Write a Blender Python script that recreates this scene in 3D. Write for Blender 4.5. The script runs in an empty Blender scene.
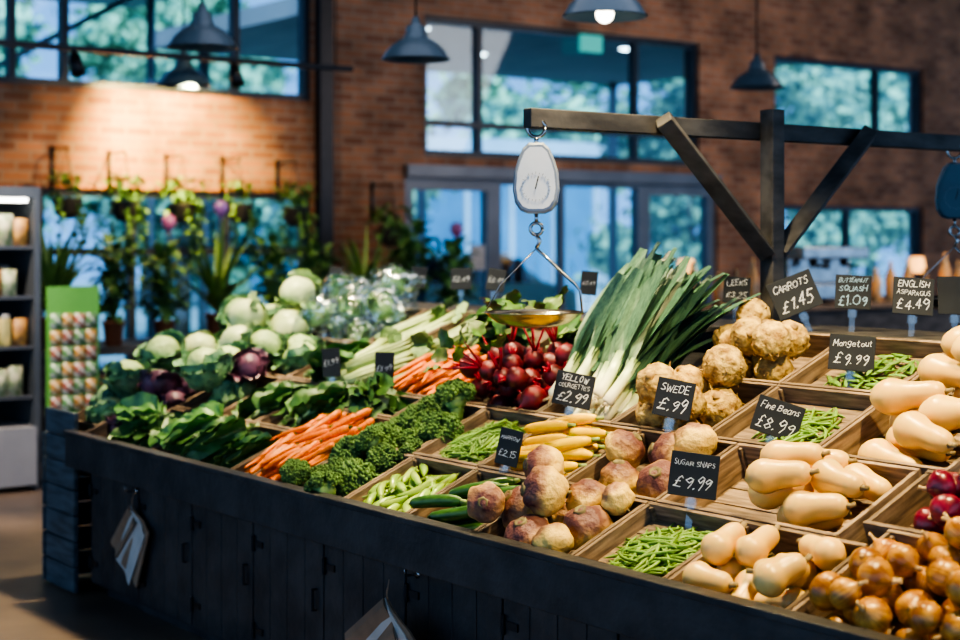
import bpy, math, random
import numpy as np
from mathutils import Vector, Matrix, Euler, noise
random.seed(11); rng=random.Random(5)
S=bpy.context.scene; COL=S.collection
PI=math.pi
def V(*a): return Vector(a)
def T(x,y,z): return Matrix.Translation((x,y,z))
def R(a,ax): return Matrix.Rotation(a,4,ax)
def SC(x,y,z): return Matrix.Diagonal((x,y,z,1))
I4=Matrix.Identity(4)
# ---------------------------------------------------------------- materials
def ramp(nt,stops,mode='LINEAR'):
    n=nt.nodes.new('ShaderNodeValToRGB'); e=n.color_ramp.elements
    n.color_ramp.interpolation=mode
    while len(e)<len(stops): e.new(.5)
    for i,(p,c) in enumerate(stops):
        e[i].position=p; e[i].color=(c[0],c[1],c[2],1)
    return n
def base(name):
    m=bpy.data.materials.new(name); m.use_nodes=True; nt=m.node_tree
    b=nt.nodes['Principled BSDF']; tc=nt.nodes.new('ShaderNodeTexCoord')
    return m,nt,b,tc
def nz(nt,vec,scale,detail=3,dist=0,rough=.5):
    n=nt.nodes.new('ShaderNodeTexNoise'); n.inputs['Scale'].default_value=scale
    n.inputs['Detail'].default_value=detail; n.inputs['Distortion'].default_value=dist
    n.inputs['Roughness'].default_value=rough
    nt.links.new(vec,n.inputs['Vector']); return n
def finish(nt,b,tc,col,rough,bump,bscale,rnd,bdist=.004):
    L=nt.links
    if rnd:
        oi=nt.nodes.new('ShaderNodeObjectInfo'); mr=nt.nodes.new('ShaderNodeMapRange')
        mr.inputs[3].default_value=1-rnd; mr.inputs[4].default_value=1+rnd
        L.new(oi.outputs['Random'],mr.inputs[0])
        h=nt.nodes.new('ShaderNodeHueSaturation'); L.new(mr.outputs[0],h.inputs['Value']); L.new(col,h.inputs['Color']); col=h.outputs[0]
    L.new(col,b.inputs['Base Color']); b.inputs['Roughness'].default_value=rough
    if bump:
        n=nz(nt,tc.outputs['Object'],bscale,4); bp=nt.nodes.new('ShaderNodeBump')
        bp.inputs['Strength'].default_value=bump; bp.inputs['Distance'].default_value=bdist
        L.new(n.outputs[0],bp.inputs['Height']); L.new(bp.outputs[0],b.inputs['Normal'])
def mt(name,c1,c2=None,scale=12,rough=.5,bump=.15,bscale=60,rnd=.12,metal=0,spec=.5,lo=.35,hi=.65,sss=0,stretch=None,bdist=.004,dist=0,emis=None,coat=0):
    m,nt,b,tc=base(name); c2=c2 or tuple(x*.75 for x in c1); vec=tc.outputs['Object']
    if stretch:
        mp=nt.nodes.new('ShaderNodeMapping'); mp.inputs['Scale'].default_value=stretch; nt.links.new(vec,mp.inputs[0]); vec=mp.outputs[0]
    n=nz(nt,vec,scale,4,dist); r=ramp(nt,[(lo,c1),(hi,c2)]); nt.links.new(n.outputs[0],r.inputs[0])
    finish(nt,b,tc,r.outputs[0],rough,bump,bscale,rnd,bdist)
    b.inputs['Metallic'].default_value=metal; b.inputs['Specular IOR Level'].default_value=spec
    b.inputs['Coat Weight'].default_value=coat
    if sss: b.inputs['Subsurface Weight'].default_value=sss; b.inputs['Subsurface Scale'].default_value=.01
    if emis: b.inputs['Emission Color'].default_value=(*emis[:3],1); b.inputs['Emission Strength'].default_value=emis[3]
    return m
def mgrad(name,axis,lo,hi,stops,namt=.15,nscale=20,rough=.45,bump=.1,bscale=50,rnd=.1,stretch=None,spec=.5,bdist=.004):
    m,nt,b,tc=base(name); L=nt.links
    sp=nt.nodes.new('ShaderNodeSeparateXYZ'); L.new(tc.outputs['Object'],sp.inputs[0])
    mr=nt.nodes.new('ShaderNodeMapRange'); mr.inputs[1].default_value=lo; mr.inputs[2].default_value=hi; L.new(sp.outputs[axis],mr.inputs[0])
    vec=tc.outputs['Object']
    if stretch:
        mp=nt.nodes.new('ShaderNodeMapping'); mp.inputs['Scale'].default_value=stretch; L.new(vec,mp.inputs[0]); vec=mp.outputs[0]
    n=nz(nt,vec,nscale,4); a=nt.nodes.new('ShaderNodeMath'); a.operation='MULTIPLY_ADD'
    L.new(n.outputs[0],a.inputs[0]); a.inputs[1].default_value=namt*2; L.new(mr.outputs[0],a.inputs[2])
    s=nt.nodes.new('ShaderNodeMath'); s.operation='SUBTRACT'; L.new(a.outputs[0],s.inputs[0]); s.inputs[1].default_value=namt
    r=ramp(nt,stops); L.new(s.outputs[0],r.inputs[0])
    finish(nt,b,tc,r.outputs[0],rough,bump,bscale,rnd,bdist); b.inputs['Specular IOR Level'].default_value=spec
    return m
def mstripe(name,c1,c2,freq=9,rough=.3,rnd=.15,coat=0):
    m,nt,b,tc=base(name); L=nt.links
    sp=nt.nodes.new('ShaderNodeSeparateXYZ'); L.new(tc.outputs['Object'],sp.inputs[0])
    at=nt.nodes.new('ShaderNodeMath'); at.operation='ARCTAN2'; L.new(sp.outputs[1],at.inputs[0]); L.new(sp.outputs[0],at.inputs[1])
    cb=nt.nodes.new('ShaderNodeCombineXYZ'); L.new(at.outputs[0],cb.inputs[0])
    n=nz(nt,cb.outputs[0],freq,5,0,.7); n2=nz(nt,tc.outputs['Object'],22,3)
    mx=nt.nodes.new('ShaderNodeMath'); mx.operation='MULTIPLY_ADD'; L.new(n2.outputs[0],mx.inputs[0]); mx.inputs[1].default_value=.8; L.new(n.outputs[0],mx.inputs[2])
    r=ramp(nt,[(.72,c1),(1.05,c2)]); L.new(mx.outputs[0],r.inputs[0])
    finish(nt,b,tc,r.outputs[0],rough,.3,60,rnd); b.inputs['Coat Weight'].default_value=coat; b.inputs['Coat Roughness'].default_value=.15
    return m
def mclear(name,tint,fac=.15,rough=.05):
    m=bpy.data.materials.new(name); m.use_nodes=True; nt=m.node_tree; nt.nodes.clear()
    o=nt.nodes.new('ShaderNodeOutputMaterial'); t=nt.nodes.new('ShaderNodeBsdfTransparent'); g=nt.nodes.new('ShaderNodeBsdfGlossy')
    t.inputs[0].default_value=(*tint,1); g.inputs['Roughness'].default_value=rough; g.inputs[0].default_value=(.9,.95,1,1)
    x=nt.nodes.new('ShaderNodeMixShader'); src=g.outputs[0]
    if fac>.3:
        tc=nt.nodes.new('ShaderNodeTexCoord'); n=nz(nt,tc.outputs['Object'],13,2,1.5); r=ramp(nt,[(.50,(.05,)*3),(.60,(.55,)*3)]); nt.links.new(n.outputs[0],r.inputs[0]); nt.links.new(r.outputs[0],x.inputs[0])
        bp=nt.nodes.new('ShaderNodeBump'); bp.inputs['Distance'].default_value=.02; nt.links.new(n.outputs[0],bp.inputs['Height']); nt.links.new(bp.outputs[0],g.inputs['Normal'])
        d=nt.nodes.new('ShaderNodeBsdfDiffuse'); d.inputs[0].default_value=(.35,.45,.5,1); y=nt.nodes.new('ShaderNodeMixShader'); y.inputs[0].default_value=.8; nt.links.new(d.outputs[0],y.inputs[1]); nt.links.new(g.outputs[0],y.inputs[2]); src=y.outputs[0]
    else: x.inputs[0].default_value=fac
    nt.links.new(t.outputs[0],x.inputs[1]); nt.links.new(src,x.inputs[2]); nt.links.new(x.outputs[0],o.inputs[0])
    return m
def memit(name,c,s):
    m,nt,b,tc=base(name); b.inputs['Base Color'].default_value=(*c,1); b.inputs['Emission Color'].default_value=(*c,1); b.inputs['Emission Strength'].default_value=s; return m
def mbrick(name,c1,c2,mor):
    m,nt,b,tc=base(name); L=nt.links
    sp=nt.nodes.new('ShaderNodeSeparateXYZ'); L.new(tc.outputs['Object'],sp.inputs[0]); cb=nt.nodes.new('ShaderNodeCombineXYZ')
    L.new(sp.outputs[1],cb.inputs[0]); L.new(sp.outputs[2],cb.inputs[1])
    k=nt.nodes.new('ShaderNodeTexBrick'); k.inputs['Scale'].default_value=1; k.inputs['Brick Width'].default_value=.24; k.inputs['Row Height'].default_value=.082
    k.inputs['Mortar Size'].default_value=.010; k.inputs['Color1'].default_value=(*c1,1); k.inputs['Color2'].default_value=(*c2,1); k.inputs['Mortar'].default_value=(*mor,1); k.inputs['Bias'].default_value=-.1
    L.new(cb.outputs[0],k.inputs[0]); n=nz(nt,tc.outputs['Object'],2.5,5); r=ramp(nt,[(.3,(.6,)*3),(.7,(1.3,)*3)]); L.new(n.outputs[0],r.inputs[0])
    mx=nt.nodes.new('ShaderNodeMix'); mx.data_type='RGBA'; mx.blend_type='MULTIPLY'; mx.inputs[0].default_value=1
    L.new(k.outputs[0],mx.inputs[6]); L.new(r.outputs[0],mx.inputs[7]); L.new(mx.outputs[2],b.inputs['Base Color']); b.inputs['Roughness'].default_value=.85
    bp=nt.nodes.new('ShaderNodeBump'); bp.inputs['Distance'].default_value=.01; bp.invert=True; L.new(k.outputs['Fac'],bp.inputs['Height']); L.new(bp.outputs[0],b.inputs['Normal'])
    return m
# ---------------------------------------------------------------- mesh builder
class MB:
    def __init__(s): s.v=[]; s.f=[]; s.m=[]
    def add(s,vs,fs,mi=0,M=None):
        o=len(s.v)
        if M is not None: vs=[M@Vector(v) for v in vs]
        s.v+= [tuple(v) for v in vs]; s.f+=[tuple(i+o for i in f) for f in fs]; s.m+=[mi]*len(fs); return s
    def box(s,x0,x1,y0,y1,z0,z1,mi=0,M=None):
        vs=[(x,y,z) for x in(x0,x1) for y in(y0,y1) for z in(z0,z1)]
        return s.add(vs,[(0,1,3,2),(4,6,7,5),(0,4,5,1),(2,3,7,6),(0,2,6,4),(1,5,7,3)],mi,M)
    def tube(s,path,rad,seg=8,mi=0,M=None,lob=0,nl=5,flat=1,caps=True,jit=0):
        n=len(path); path=[Vector(p) for p in path]; vs=[];fs=[]
        ref=Vector((0,0,1)); t0=(path[-1]-path[0])
        if t0.length<1e-6: t0=path[1]-path[0]
        if abs(t0.normalized().z)>.85: ref=Vector((0,1,0))
        for i,p in enumerate(path):
            t=(path[min(i+1,n-1)]-path[max(i-1,0)]).normalized(); a=ref.cross(t).normalized(); b=t.cross(a)
            for k in range(seg):
                an=2*PI*k/seg; r=rad[i]*(1+lob*math.cos(nl*an))*(1+jit*rng.uniform(-1,1)); vs.append(p+a*(math.cos(an)*r)+b*(math.sin(an)*r*flat))
        for i in range(n-1):
            for k in range(seg):
                k2=(k+1)%seg; fs.append((i*seg+k,i*seg+k2,(i+1)*seg+k2,(i+1)*seg+k))
        if caps: fs.append(tuple(range(seg))[::-1]); fs.append(tuple((n-1)*seg+k for k in range(seg)))
        return s.add(vs,fs,mi,M)
    def lathe(s,prof,seg=16,mi=0,M=None,lob=0,nl=6):
        vs=[];fs=[];n=len(prof)
        for r,z in prof:
            for k in range(seg):
                an=2*PI*k/seg; rr=r*(1+lob*math.cos(nl*an)); vs.append((rr*math.cos(an),rr*math.sin(an),z))
        for i in range(n-1):
            for k in range(seg):
                k2=(k+1)%seg; fs.append((i*seg+k,i*seg+k2,(i+1)*seg+k2,(i+1)*seg+k))
        return s.add(vs,fs,mi,M)
    def ball(s,c,r,sub=2,mi=0,M=None,amp=0,fr=1,seed=0,sq=(1,1,1)):
        vs,fs=ICO[sub]; out=[]
        for v in vs:
            k=1+(amp*noise.noise(v*fr+Vector((seed*7.3,seed*3.1,seed))) if amp else 0)
            out.append(Vector((c[0]+v.x*r*k*sq[0],c[1]+v.y*r*k*sq[1],c[2]+v.z*r*k*sq[2])))
        return s.add(out,fs,mi,M)
    def leaf(s,L,W,M,curl=.3,ruf=.1,nx=8,ny=4,fold=.25,mi=0,tip=.9,fr=14,stalk=0,cut=.92):
        vs=[];fs=[];ph=rng.uniform(0,6)
        for i in range(nx+1):
            q=i/nx; w=W*max(.04,math.sin(PI*min(1,(q*cut+.06))**tip))**.75
            if q<stalk: w=W*.08
            ang=curl*q*1.6
            x=L*q*math.cos(ang*.5); z0=-L*q*math.sin(ang*.5)
            for j in range(ny+1):
                t=2*j/ny-1; z=z0+abs(t)*w*fold+ruf*W*abs(t)**1.5*math.sin(fr*q+ph+t*3)
                vs.append((x,w*t,z))
        for i in range(nx):
            for j in range(ny):
                a=i*(ny+1)+j; fs.append((a,a+1,a+ny+2,a+ny+1))
        return s.add(vs,fs,mi,M)
    def mesh(s,name,mats,smooth=True,bevel=0):
        me=bpy.data.meshes.new(name); me.from_pydata(s.v,[],s.f)
        for m in (mats if isinstance(mats,(list,tuple)) else [mats]): me.materials.append(m)
        me.polygons.foreach_set('material_index',s.m)
        if smooth: me.polygons.foreach_set('use_smooth',[True]*len(s.f))
        me.update(); return me
import bmesh
ICO={}
for sb in (1,2,3,4):
    b=bmesh.new(); bmesh.ops.create_icosphere(b,subdivisions=sb,radius=1); ICO[sb]=([v.co.copy() for v in b.verts],[tuple(v.index for v in f.verts) for f in b.faces]); b.free()
def ob(name,data,M=I4,parent=None,label=None,cat=None,group=None,kind=None,bevel=0):
    o=bpy.data.objects.new(name,data); COL.objects.link(o)
    if parent is not None: o.parent=parent; o.matrix_local=M
    else: o.matrix_world=M
    if label:o['label']=label
    if cat:o['category']=cat
    if group:o['group']=group
    if kind:o['kind']=kind
    if bevel:
        md=o.modifiers.new('bev','BEVEL'); md.width=bevel; md.segments=2
    return o
def inst(name,var,M,label,cat,group=None):
    o=ob(name,var['body'],M,None,label,cat,group)
    for pn,me in var.get('parts',[]): ob(pn,me,I4,o)
    return o
# ---------------------------------------------------------------- palette
wood=mt('crate_wood',(.30,.215,.145),(.115,.08,.053),7,.75,.6,30,.2,stretch=(1,9,9))
wood_y=mt('crate_wood_cross',(.29,.21,.145),(.115,.078,.052),7,.75,.6,30,.2,stretch=(9,1,9))
dark=mt('dark_paint',(.042,.042,.045),(.015,.015,.018),7,.5,.7,30,.1,stretch=(1,7,1))
blueg=mt('blue_grey_wood',(.09,.12,.145),(.042,.06,.072),6,.6,.5,20,.1,stretch=(1,6,6))
beamm=mt('weathered_beam',(.08,.075,.072),(.03,.028,.028),5,.65,.5,20,.05,stretch=(3,1,3))
blackm=mt('black_metal',(.012,.013,.016),(.02,.02,.024),10,.35,0,10,0,metal=.4)
greym=mt('grey_print',(.25,.27,.3),(.2,.22,.25),10,.5,0,10,0)
frame=mt('window_frame_metal',(.030,.038,.052),(.022,.028,.038),3,.4,0,10,0,metal=.2)
frame2=mt('door_frame_metal',(.16,.17,.19),(.12,.13,.15),3,.4,0,10,0,metal=.3)
steel=mt('steel',(.5,.5,.5),(.35,.35,.35),10,.25,.05,20,0,metal=1)
slate=mt('chalkboard',(.012,.015,.020),(.022,.026,.032),6,.6,.1,30,.05)
chalk=mt('chalk',(.9,.92,.94),(.5,.53,.58),120,.9,0,10,0)
chalkb=mt('chalk_blue',(.45,.65,.8),(.3,.45,.6),90,.9,0,10,0)
clearp=mclear('clear_plastic',(.93,.94,.94),.10,.25)
glass=mclear('window_glass',(.72,.88,1),.05,.02)
bagm=mclear('crinkled_bag',(.90,.95,.98),.5,.13)
G=dict
m_but=mt('butternut_skin',(.84,.57,.21),(.73,.44,.12),7,.36,.06,30,.08,sss=.1)
m_butst=mt('squash_stem',(.30,.23,.12),(.18,.13,.06),30,.8,.4,60)
m_on=mstripe('onion_skin',(.70,.37,.07),(.27,.10,.02),9,.34,.22,.12)
m_onk=mt('onion_neck',(.62,.43,.20),(.38,.23,.09),30,.7,.3)
m_ron=mstripe('red_onion_skin',(.26,.018,.045),(.09,.006,.02),8,.32,.25,.25)
m_sw=mgrad('swede_skin',2,-.07,.07,[(.0,(.72,.50,.16)),(.48,(.80,.55,.16)),(.64,(.40,.22,.10)),(.84,(.15,.06,.055))],.32,20,.55,.9,60,bdist=.008)
m_swt=mt('swede_crown',(.25,.22,.10),(.12,.09,.05),30,.8,.5)
m_cel=mt('celeriac_skin',(.76,.54,.18),(.30,.17,.055),30,.8,1,50,.1,bdist=.018)
m_cer=mt('celeriac_root',(.50,.33,.14),(.26,.16,.06),30,.9,.3)
m_beet=mt('beetroot_skin',(.22,.02,.03),(.08,.012,.016),20,.42,.4,50,.3)
m_bst=mt('beet_stalk',(.50,.02,.06),(.28,.02,.03),20,.35,.1)
m_blf=mt('beet_leaf',(.12,.26,.05),(.08,.10,.035),14,.42,.4,40)
m_leek=mgrad('leek_shaft',0,-.30,.0,[(.0,(.82,.80,.64)),(.40,(.62,.74,.42)),(.65,(.18,.32,.13))],.06,8,.35,.1,30,stretch=(1,40,40))
m_lkl=mt('leek_leaf',(.12,.235,.145),(.045,.115,.08),10,.42,.15,40,.18,stretch=(1,14,14))
m_root=mt('leek_root',(.6,.55,.4),(.4,.35,.25),30,.9,.3)
m_bro=mt('broccoli_floret',(.14,.25,.07),(.06,.14,.04),30,.85,1,240,.12,bdist=.007)
m_brs=mt('broccoli_stalk',(.32,.47,.17),(.20,.34,.10),14,.5,.2)
m_car=mt('carrot_skin',(.92,.27,.02),(.72,.16,.01),30,.38,.35,40,.12,stretch=(5,.5,.5))
m_cst=mt('carrot_crown',(.16,.22,.05),(.10,.10,.03),30,.7,.2)
m_cou=mt('courgette_skin',(.028,.08,.02),(.055,.14,.03),30,.28,.05,60,.15,stretch=(1,3,3))
m_cot=mt('courgette_stem',(.32,.40,.14),(.2,.28,.08),20,.6,.2)
m_ycou=mt('yellow_courgette_skin',(.88,.58,.0),(.78,.46,.0),14,.34,.05,40,.06,spec=.35)
m_pep=mt('green_chilli_skin',(.22,.39,.06),(.34,.46,.09),10,.25,.05,40,.15)
m_bean=mt('green_bean_skin',(.22,.38,.07),(.13,.26,.045),14,.45,.1,40,.25)
m_mang=mt('mangetout_skin',(.18,.33,.07),(.10,.22,.04),14,.45,.1,40,.25)
m_wc=mt('white_cabbage_leaf',(.70,.77,.48),(.50,.62,.30),9,.42,.35,30,.08)
m_wco=mt('cabbage_outer_leaf',(.40,.54,.25),(.24,.38,.16),9,.5,.5,30,.1)
m_sav=mt('savoy_leaf',(.24,.41,.21),(.08,.20,.12),14,.5,1,55,.2,bdist=.012)
m_savi=mt('savoy_heart',(.46,.58,.28),(.26,.40,.17),12,.5,.8,55,.1,bdist=.008)
m_rc=mt('red_cabbage_leaf',(.16,.06,.11),(.065,.032,.06),10,.45,.3,30,.25)
m_gr=mt('spring_green_leaf',(.12,.26,.075),(.05,.14,.038),12,.42,.5,40,.25)
m_let=mt('lettuce_leaf',(.34,.50,.22),(.17,.32,.12),12,.5,.5,40,.15)
m_cely=mt('celery_stalk',(.52,.63,.30),(.36,.47,.18),16,.35,.15,30,.08,stretch=(.6,8,8))
m_herb=mt('parsley_leaf',(.08,.22,.04),(.04,.12,.03),20,.55,.4,60,.15)
# ---------------------------------------------------------------- bed frame
TH=math.atan(.42); ct,st=math.cos(TH),math.sin(TH)
B=Matrix(((1,0,0,0),(0,ct,-st,2.8+.12*st),(0,st,ct,.746-.12*ct),(0,0,0,1)))
class Pack:
    def __init__(s,u0,u1,v0,v1,w0): s.b=(u0,u1,v0,v1,w0); s.p=np.zeros((0,4))
    def drop(s,pts,rs,yaw=(0,2*PI),tries=14,pitch=0,mound=.0,slack=0):
        u0,u1,v0,v1,w0=s.b; best=None; cu,cv=(u0+u1)/2,(v0+v1)/2
        for _ in range(tries):
            y=rng.uniform(*yaw); pt=pitch+(rng.uniform(-.05,.05) if len(pts)>1 else 0); M=R(y,'Z')@R(-pt,'Y')
            q=[M@Vector(p) for p in pts]
            ex=[min(a.x-r for a,r in zip(q,rs)),max(a.x+r for a,r in zip(q,rs)),min(a.y-r for a,r in zip(q,rs)),max(a.y+r for a,r in zip(q,rs))]
            lu,hu,lv,hv=u0-ex[0]-slack,u1-ex[1]+slack,v0-ex[2]-slack,v1-ex[3]+slack
            if lu>hu: lu=hu=(lu+hu)/2
            if lv>hv: lv=hv=(lv+hv)/2
            u=rng.uniform(lu,hu); v=rng.uniform(lv,hv); w=max(w0+r-a.z for a,r in zip(q,rs))
            if len(s.p):
                for a,r in zip(q,rs):
                    d2=(s.p[:,0]-a.x-u)**2+(s.p[:,1]-a.y-v)**2; R2=(s.p[:,3]+r)**2; k=d2<R2
                    if k.any(): w=max(w,float((s.p[k,2]+np.sqrt(R2[k]-d2[k])).max())-a.z)
            sc=w+mound*((u-cu)**2+(v-cv)**2)
            if best is None or sc<best[0]: best=(sc,u,v,w,y,pt,q)
        _,u,v,w,y,pt,q=best
        s.p=np.vstack([s.p,np.array([[a.x+u,a.y+v,a.z+w,r] for a,r in zip(q,rs)])])
        return u,v,w,y,pt
def fill(name,vars_,n,box,label,cat,group,yaw=(0,2*PI),mound=.6,pitch=0,tilt=None,tries=26,slack=0,pk=None):
    pk=pk or Pack(*box); out=[]
    for i in range(n):
        va=vars_[rng.randrange(len(vars_))]
        u,v,w,y,pt=pk.drop(va['pts'],va['rs'],yaw,tries,pitch,mound,slack=slack)
        L=T(u,v,w)@R(y,'Z')@R(-pt,'Y')
        if tilt=='any': L=T(u,v,w)@Euler((rng.uniform(0,6.3),rng.uniform(0,6.3),rng.uniform(0,6.3))).to_matrix().to_4x4()
        elif tilt: L=T(u,v,w)@R(rng.uniform(0,6.3),'Z')@R(rng.uniform(.1,tilt),'X')@R(rng.uniform(0,6.3),'Z')
        elif va.get('roll'): L=L@R(rng.uniform(0,6.3),'X')
        out.append((va,B@L))
    return [inst(name,va,M,label,cat,group) for va,M in out],pk
# ---------------------------------------------------------------- produce
def squash(L,rb,rn,bend):
    n=18;P=[];Rd=[]
    for i in range(n+1):
        q=i/n; r=rn+(rb-rn)*math.exp(-((q-.27)/.2)**2); r*=max(0,1-abs(2*q-1)**5)**.5
        P.append((L*(q-.5),bend*math.sin(PI*q)*L,0)); Rd.append(max(r,.003))
    b=MB().tube(P,Rd,20,lob=.012,nl=7).mesh('butternut_squash',m_but)
    sx=L*.5-.004; s=MB().tube([(sx,0,0),(sx+.008,0,.001),(sx+.022,0,.004)],[.011,.007,.008],7,lob=.12).mesh('squash_stem',m_butst)
    f=lambda q:(rn+(rb-rn)*math.exp(-((q-.27)/.2)**2))*.97
    qs=(.17,.3,.5,.68,.86)
    return G(body=b,parts=[('stem',s)],pts=[(L*(q-.5),bend*math.sin(PI*q)*L,0) for q in qs],rs=[f(.3)*.8,f(.3)*.98,f(.5),f(.68),f(.86)*.85])
BUTL=[squash(.235,.056,.037,b) for b in(.0,.05,-.06)]
BUTM=[squash(.19,.050,.036,b) for b in(.03,-.05)]
BUTS=[squash(.15,.045,.033,b) for b in(.03,-.04,0)]
def onion(r,mat_,nk,h=1.0):
    pr=[(.001,-r*.93),(r*.25,-r*.92),(r*.6,-r*.78),(r*.9,-r*.44),(r,-.02*r),(r*.95,r*.32),(r*.76,r*.62),(r*.48,r*.84),(r*.27,r*.99),(r*.18,r*1.10)]
    b=MB().lathe([(a,z*h) for a,z in pr],22,lob=.018,nl=4).mesh('onion',mat_)
    k=MB().tube([(0,0,r*1.04*h),(.001,0,r*1.2*h),(.003,.002,r*1.4*h),(.007,.003,r*1.6*h)],[r*.19,r*.12,r*.09,r*.13],7,lob=.35).mesh('onion_neck',nk)
    k2=MB().tube([(0,0,-r*1.0*h),(0,0,-r*.88*h)],[r*.12,r*.2],7).mesh('root_plate',nk)
    return G(body=b,parts=[('neck',k),('root_plate',k2)],pts=[(0,0,0)],rs=[r*.96])
ON=[onion(r,m_on,m_onk,h) for r,h in((.038,1.05),(.041,.9),(.045,1.0),(.049,.86),(.043,1.12))]; RON=[onion(r,m_ron,m_onk,h) for r,h in((.038,.9),(.043,.85),(.041,1.0))]
def swede(r,sd):
    b=MB().ball((0,0,0),r,4,amp=.14,fr=2.0,seed=sd,sq=(1,1,.92)).mesh('swede',m_sw)
    k=MB().lathe([(r*.30,r*.80),(r*.27,r*.93),(r*.22,r*.97),(r*.1,r*.9)],12,lob=.08).mesh('crown',m_swt)
    t=MB().tube([(0,0,-r*.85),(r*.05,0,-r*1.02),(r*.1,0,-r*1.2)],[r*.14,r*.07,r*.02],7).mesh('root',m_swt)
    return G(body=b,parts=[('crown',k),('root',t)],pts=[(0,0,0)],rs=[r])
SW=[swede(r,i) for i,r in enumerate((.050,.060,.068,.074))]; SWB=[swede(r,i+5) for i,r in enumerate((.066,.074))]
def celeriac(r,sd):
    m=MB(); vs,fs=ICO[4]; out=[]
    for v in vs:
        k=.98+.08*noise.noise(v*2.2+Vector((sd,0,0)))+.11*abs(noise.noise(v*5+Vector((0,sd,0))))-.10*abs(noise.noise(v*11+Vector((0,0,sd))))+(.13*abs(noise.noise(v*10)) if v.z<0 else 0)
        out.append(v*r*k)
    b=m.add(out,fs).mesh('celeriac',m_cel); q=MB()
    for i in range(30):
        a=rng.uniform(0,6.28); c=Vector((math.cos(a)*.75,math.sin(a)*.75,-rng.uniform(.0,.9))).normalized()*r; j=Vector((rng.uniform(-1,1),rng.uniform(-1,1),rng.uniform(-1,1)))*r*.22
        q.tube([c*.9,c*1.03+j*.4,c*1.06+j],[r*.065,r*.045,r*.02],5)
    k=MB().tube([(0,0,r*.85),(0,0,r*1.06)],[r*.24,r*.17],9,lob=.15)
    return G(body=b,parts=[('roots',q.mesh('roots',m_cer)),('leaf_stub',k.mesh('leaf_stub',m_cer))],pts=[(0,0,0)],rs=[r*1.0])
CEL=[celeriac(r,i*3) for i,r in enumerate((.060,.066,.072))]
def beet(r,lf):
    b=MB().lathe([(.002,-r*1.7),(r*.07,-r*1.3),(r*.25,-r*1.02),(r*.65,-r*.75),(r*.95,-r*.3),(r,.0),(r*.92,r*.4),(r*.65,r*.75),(r*.3,r*.92),(r*.12,r*.97)],18,lob=.015).mesh('beetroot',m_beet)
    s=MB();l=MB()
    for i in range(5):
        a=i*1.257+rng.uniform(-.3,.3); sp=rng.uniform(.2,.55)
        h=rng.uniform(.09,.15) if lf else .03; d=Vector((math.cos(a)*sp,math.sin(a)*sp,1)).normalized(); p0=Vector((math.cos(a)*r*.12,math.sin(a)*r*.12,r*.9)); p1=p0+d*h
        s.tube([p0,p0+d*h*.5,p1],[.0048,.004,.003],5)
        if lf:
            M=T(*p1)@d.to_track_quat('X','Z').to_matrix().to_4x4(); l.leaf(rng.uniform(.07,.11),.032,M,curl=rng.uniform(.2,.9),ruf=.25,nx=8)
    pt=[('stalks',s.mesh('stalks',m_bst))]
    if lf: pt.append(('leaves',l.mesh('leaves',m_blf)))
    return G(body=b,parts=pt,pts=[(0,0,0)],rs=[r])
BE=[beet(.042,False),beet(.050,False),beet(.046,False)]; BEL=[beet(.036,True),beet(.04,True)]
def leek(sd):
    b=MB().tube([(-.31,0,0),(-.30,0,0),(-.27,0,0),(-.20,.002,0),(-.12,.003,.002)],[.010,.021,.020,.019,.022],12).mesh('leek',m_leek)
    rt=MB().ball((-.312,0,0),.012,1)
    for i in range(9):
        a=rng.uniform(0,6.28); rt.tube([(-.312,.003*math.cos(a),.003*math.sin(a)),(-.325,.012*math.cos(a),.012*math.sin(a)),(-.338,.018*math.cos(a),.018*math.sin(a))],[.002,.0015,.001],4)
    l=MB()
    for i in range(9):
        side=(-1)**i; sp=(.015+.03*i)*side*.8; L=rng.uniform(.32,.50)
        M=T(-.20+.010*i,0,.003*i-.012)@R(sp,'Z')@R(-rng.uniform(.0,.22),'Y')@R(rng.uniform(-.7,.7),'X')
        l.leaf(L,.038,M,curl=rng.uniform(-.1,.4),ruf=.05,nx=9,ny=4,fold=rng.uniform(.15,.45),tip=.6,fr=4,cut=rng.choice((.72,.8,.9)))
    return G(body=b,parts=[('leaves',l.mesh('leaves',m_lkl)),('roots',rt.mesh('roots',m_root))],pts=[(-.28,0,0),(-.2,0,0),(-.1,0,0),(0,0,0),(.12,0,.01),(.22,0,.015)],rs=[.02,.02,.02,.022,.026,.026])
LK=[leek(i) for i in range(5)]
def broc(r,sd):
    f=MB(); s=MB(); n=17
    for i in range(n):
        z=1-(i+.4)/n*1.05; a=i*2.39996+rng.uniform(-.2,.2); rr=math.sqrt(max(0,1-z*z)); d=Vector((rr*math.cos(a),rr*math.sin(a),z)); c=Vector((d.x*r*.8,d.y*r*.8,d.z*r*.6))*rng.uniform(.94,1.06); q=d.to_track_quat('Z','X').to_matrix(); cr=r*rng.uniform(.26,.34)
        f.ball(c,cr*.85,1)
        for k in range(13):
            zz=1-(k+.3)/13*1.1; aa=k*2.39996; r2=math.sqrt(max(0,1-zz*zz)); p=c+q@Vector((r2*math.cos(aa),r2*math.sin(aa),zz*.8))*cr
            f.ball(p,cr*rng.uniform(.28,.38),1,amp=.4,fr=3,seed=i+k)
        s.tube([(0,0,-r*.45),c*.5+Vector((0,0,-r*.12)),c],[r*.16,r*.11,r*.17],6)
    s.ball((0,0,-r*.15),r*.55,2)
    s.tube([(0,0,-r*.1),(0,0,-r*.5),(.004,0,-r*.95),(.006,0,-r*1.15)],[r*.5,r*.36,r*.28,r*.27],10,lob=.07)
    return G(body=f.mesh('broccoli',m_bro),parts=[('stalk',s.mesh('stalk',m_brs))],pts=[(0,0,-r*.05)],rs=[r*.86])
BR=[broc(r,i*5) for i,r in enumerate((.058,.068,.078))]
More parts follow.
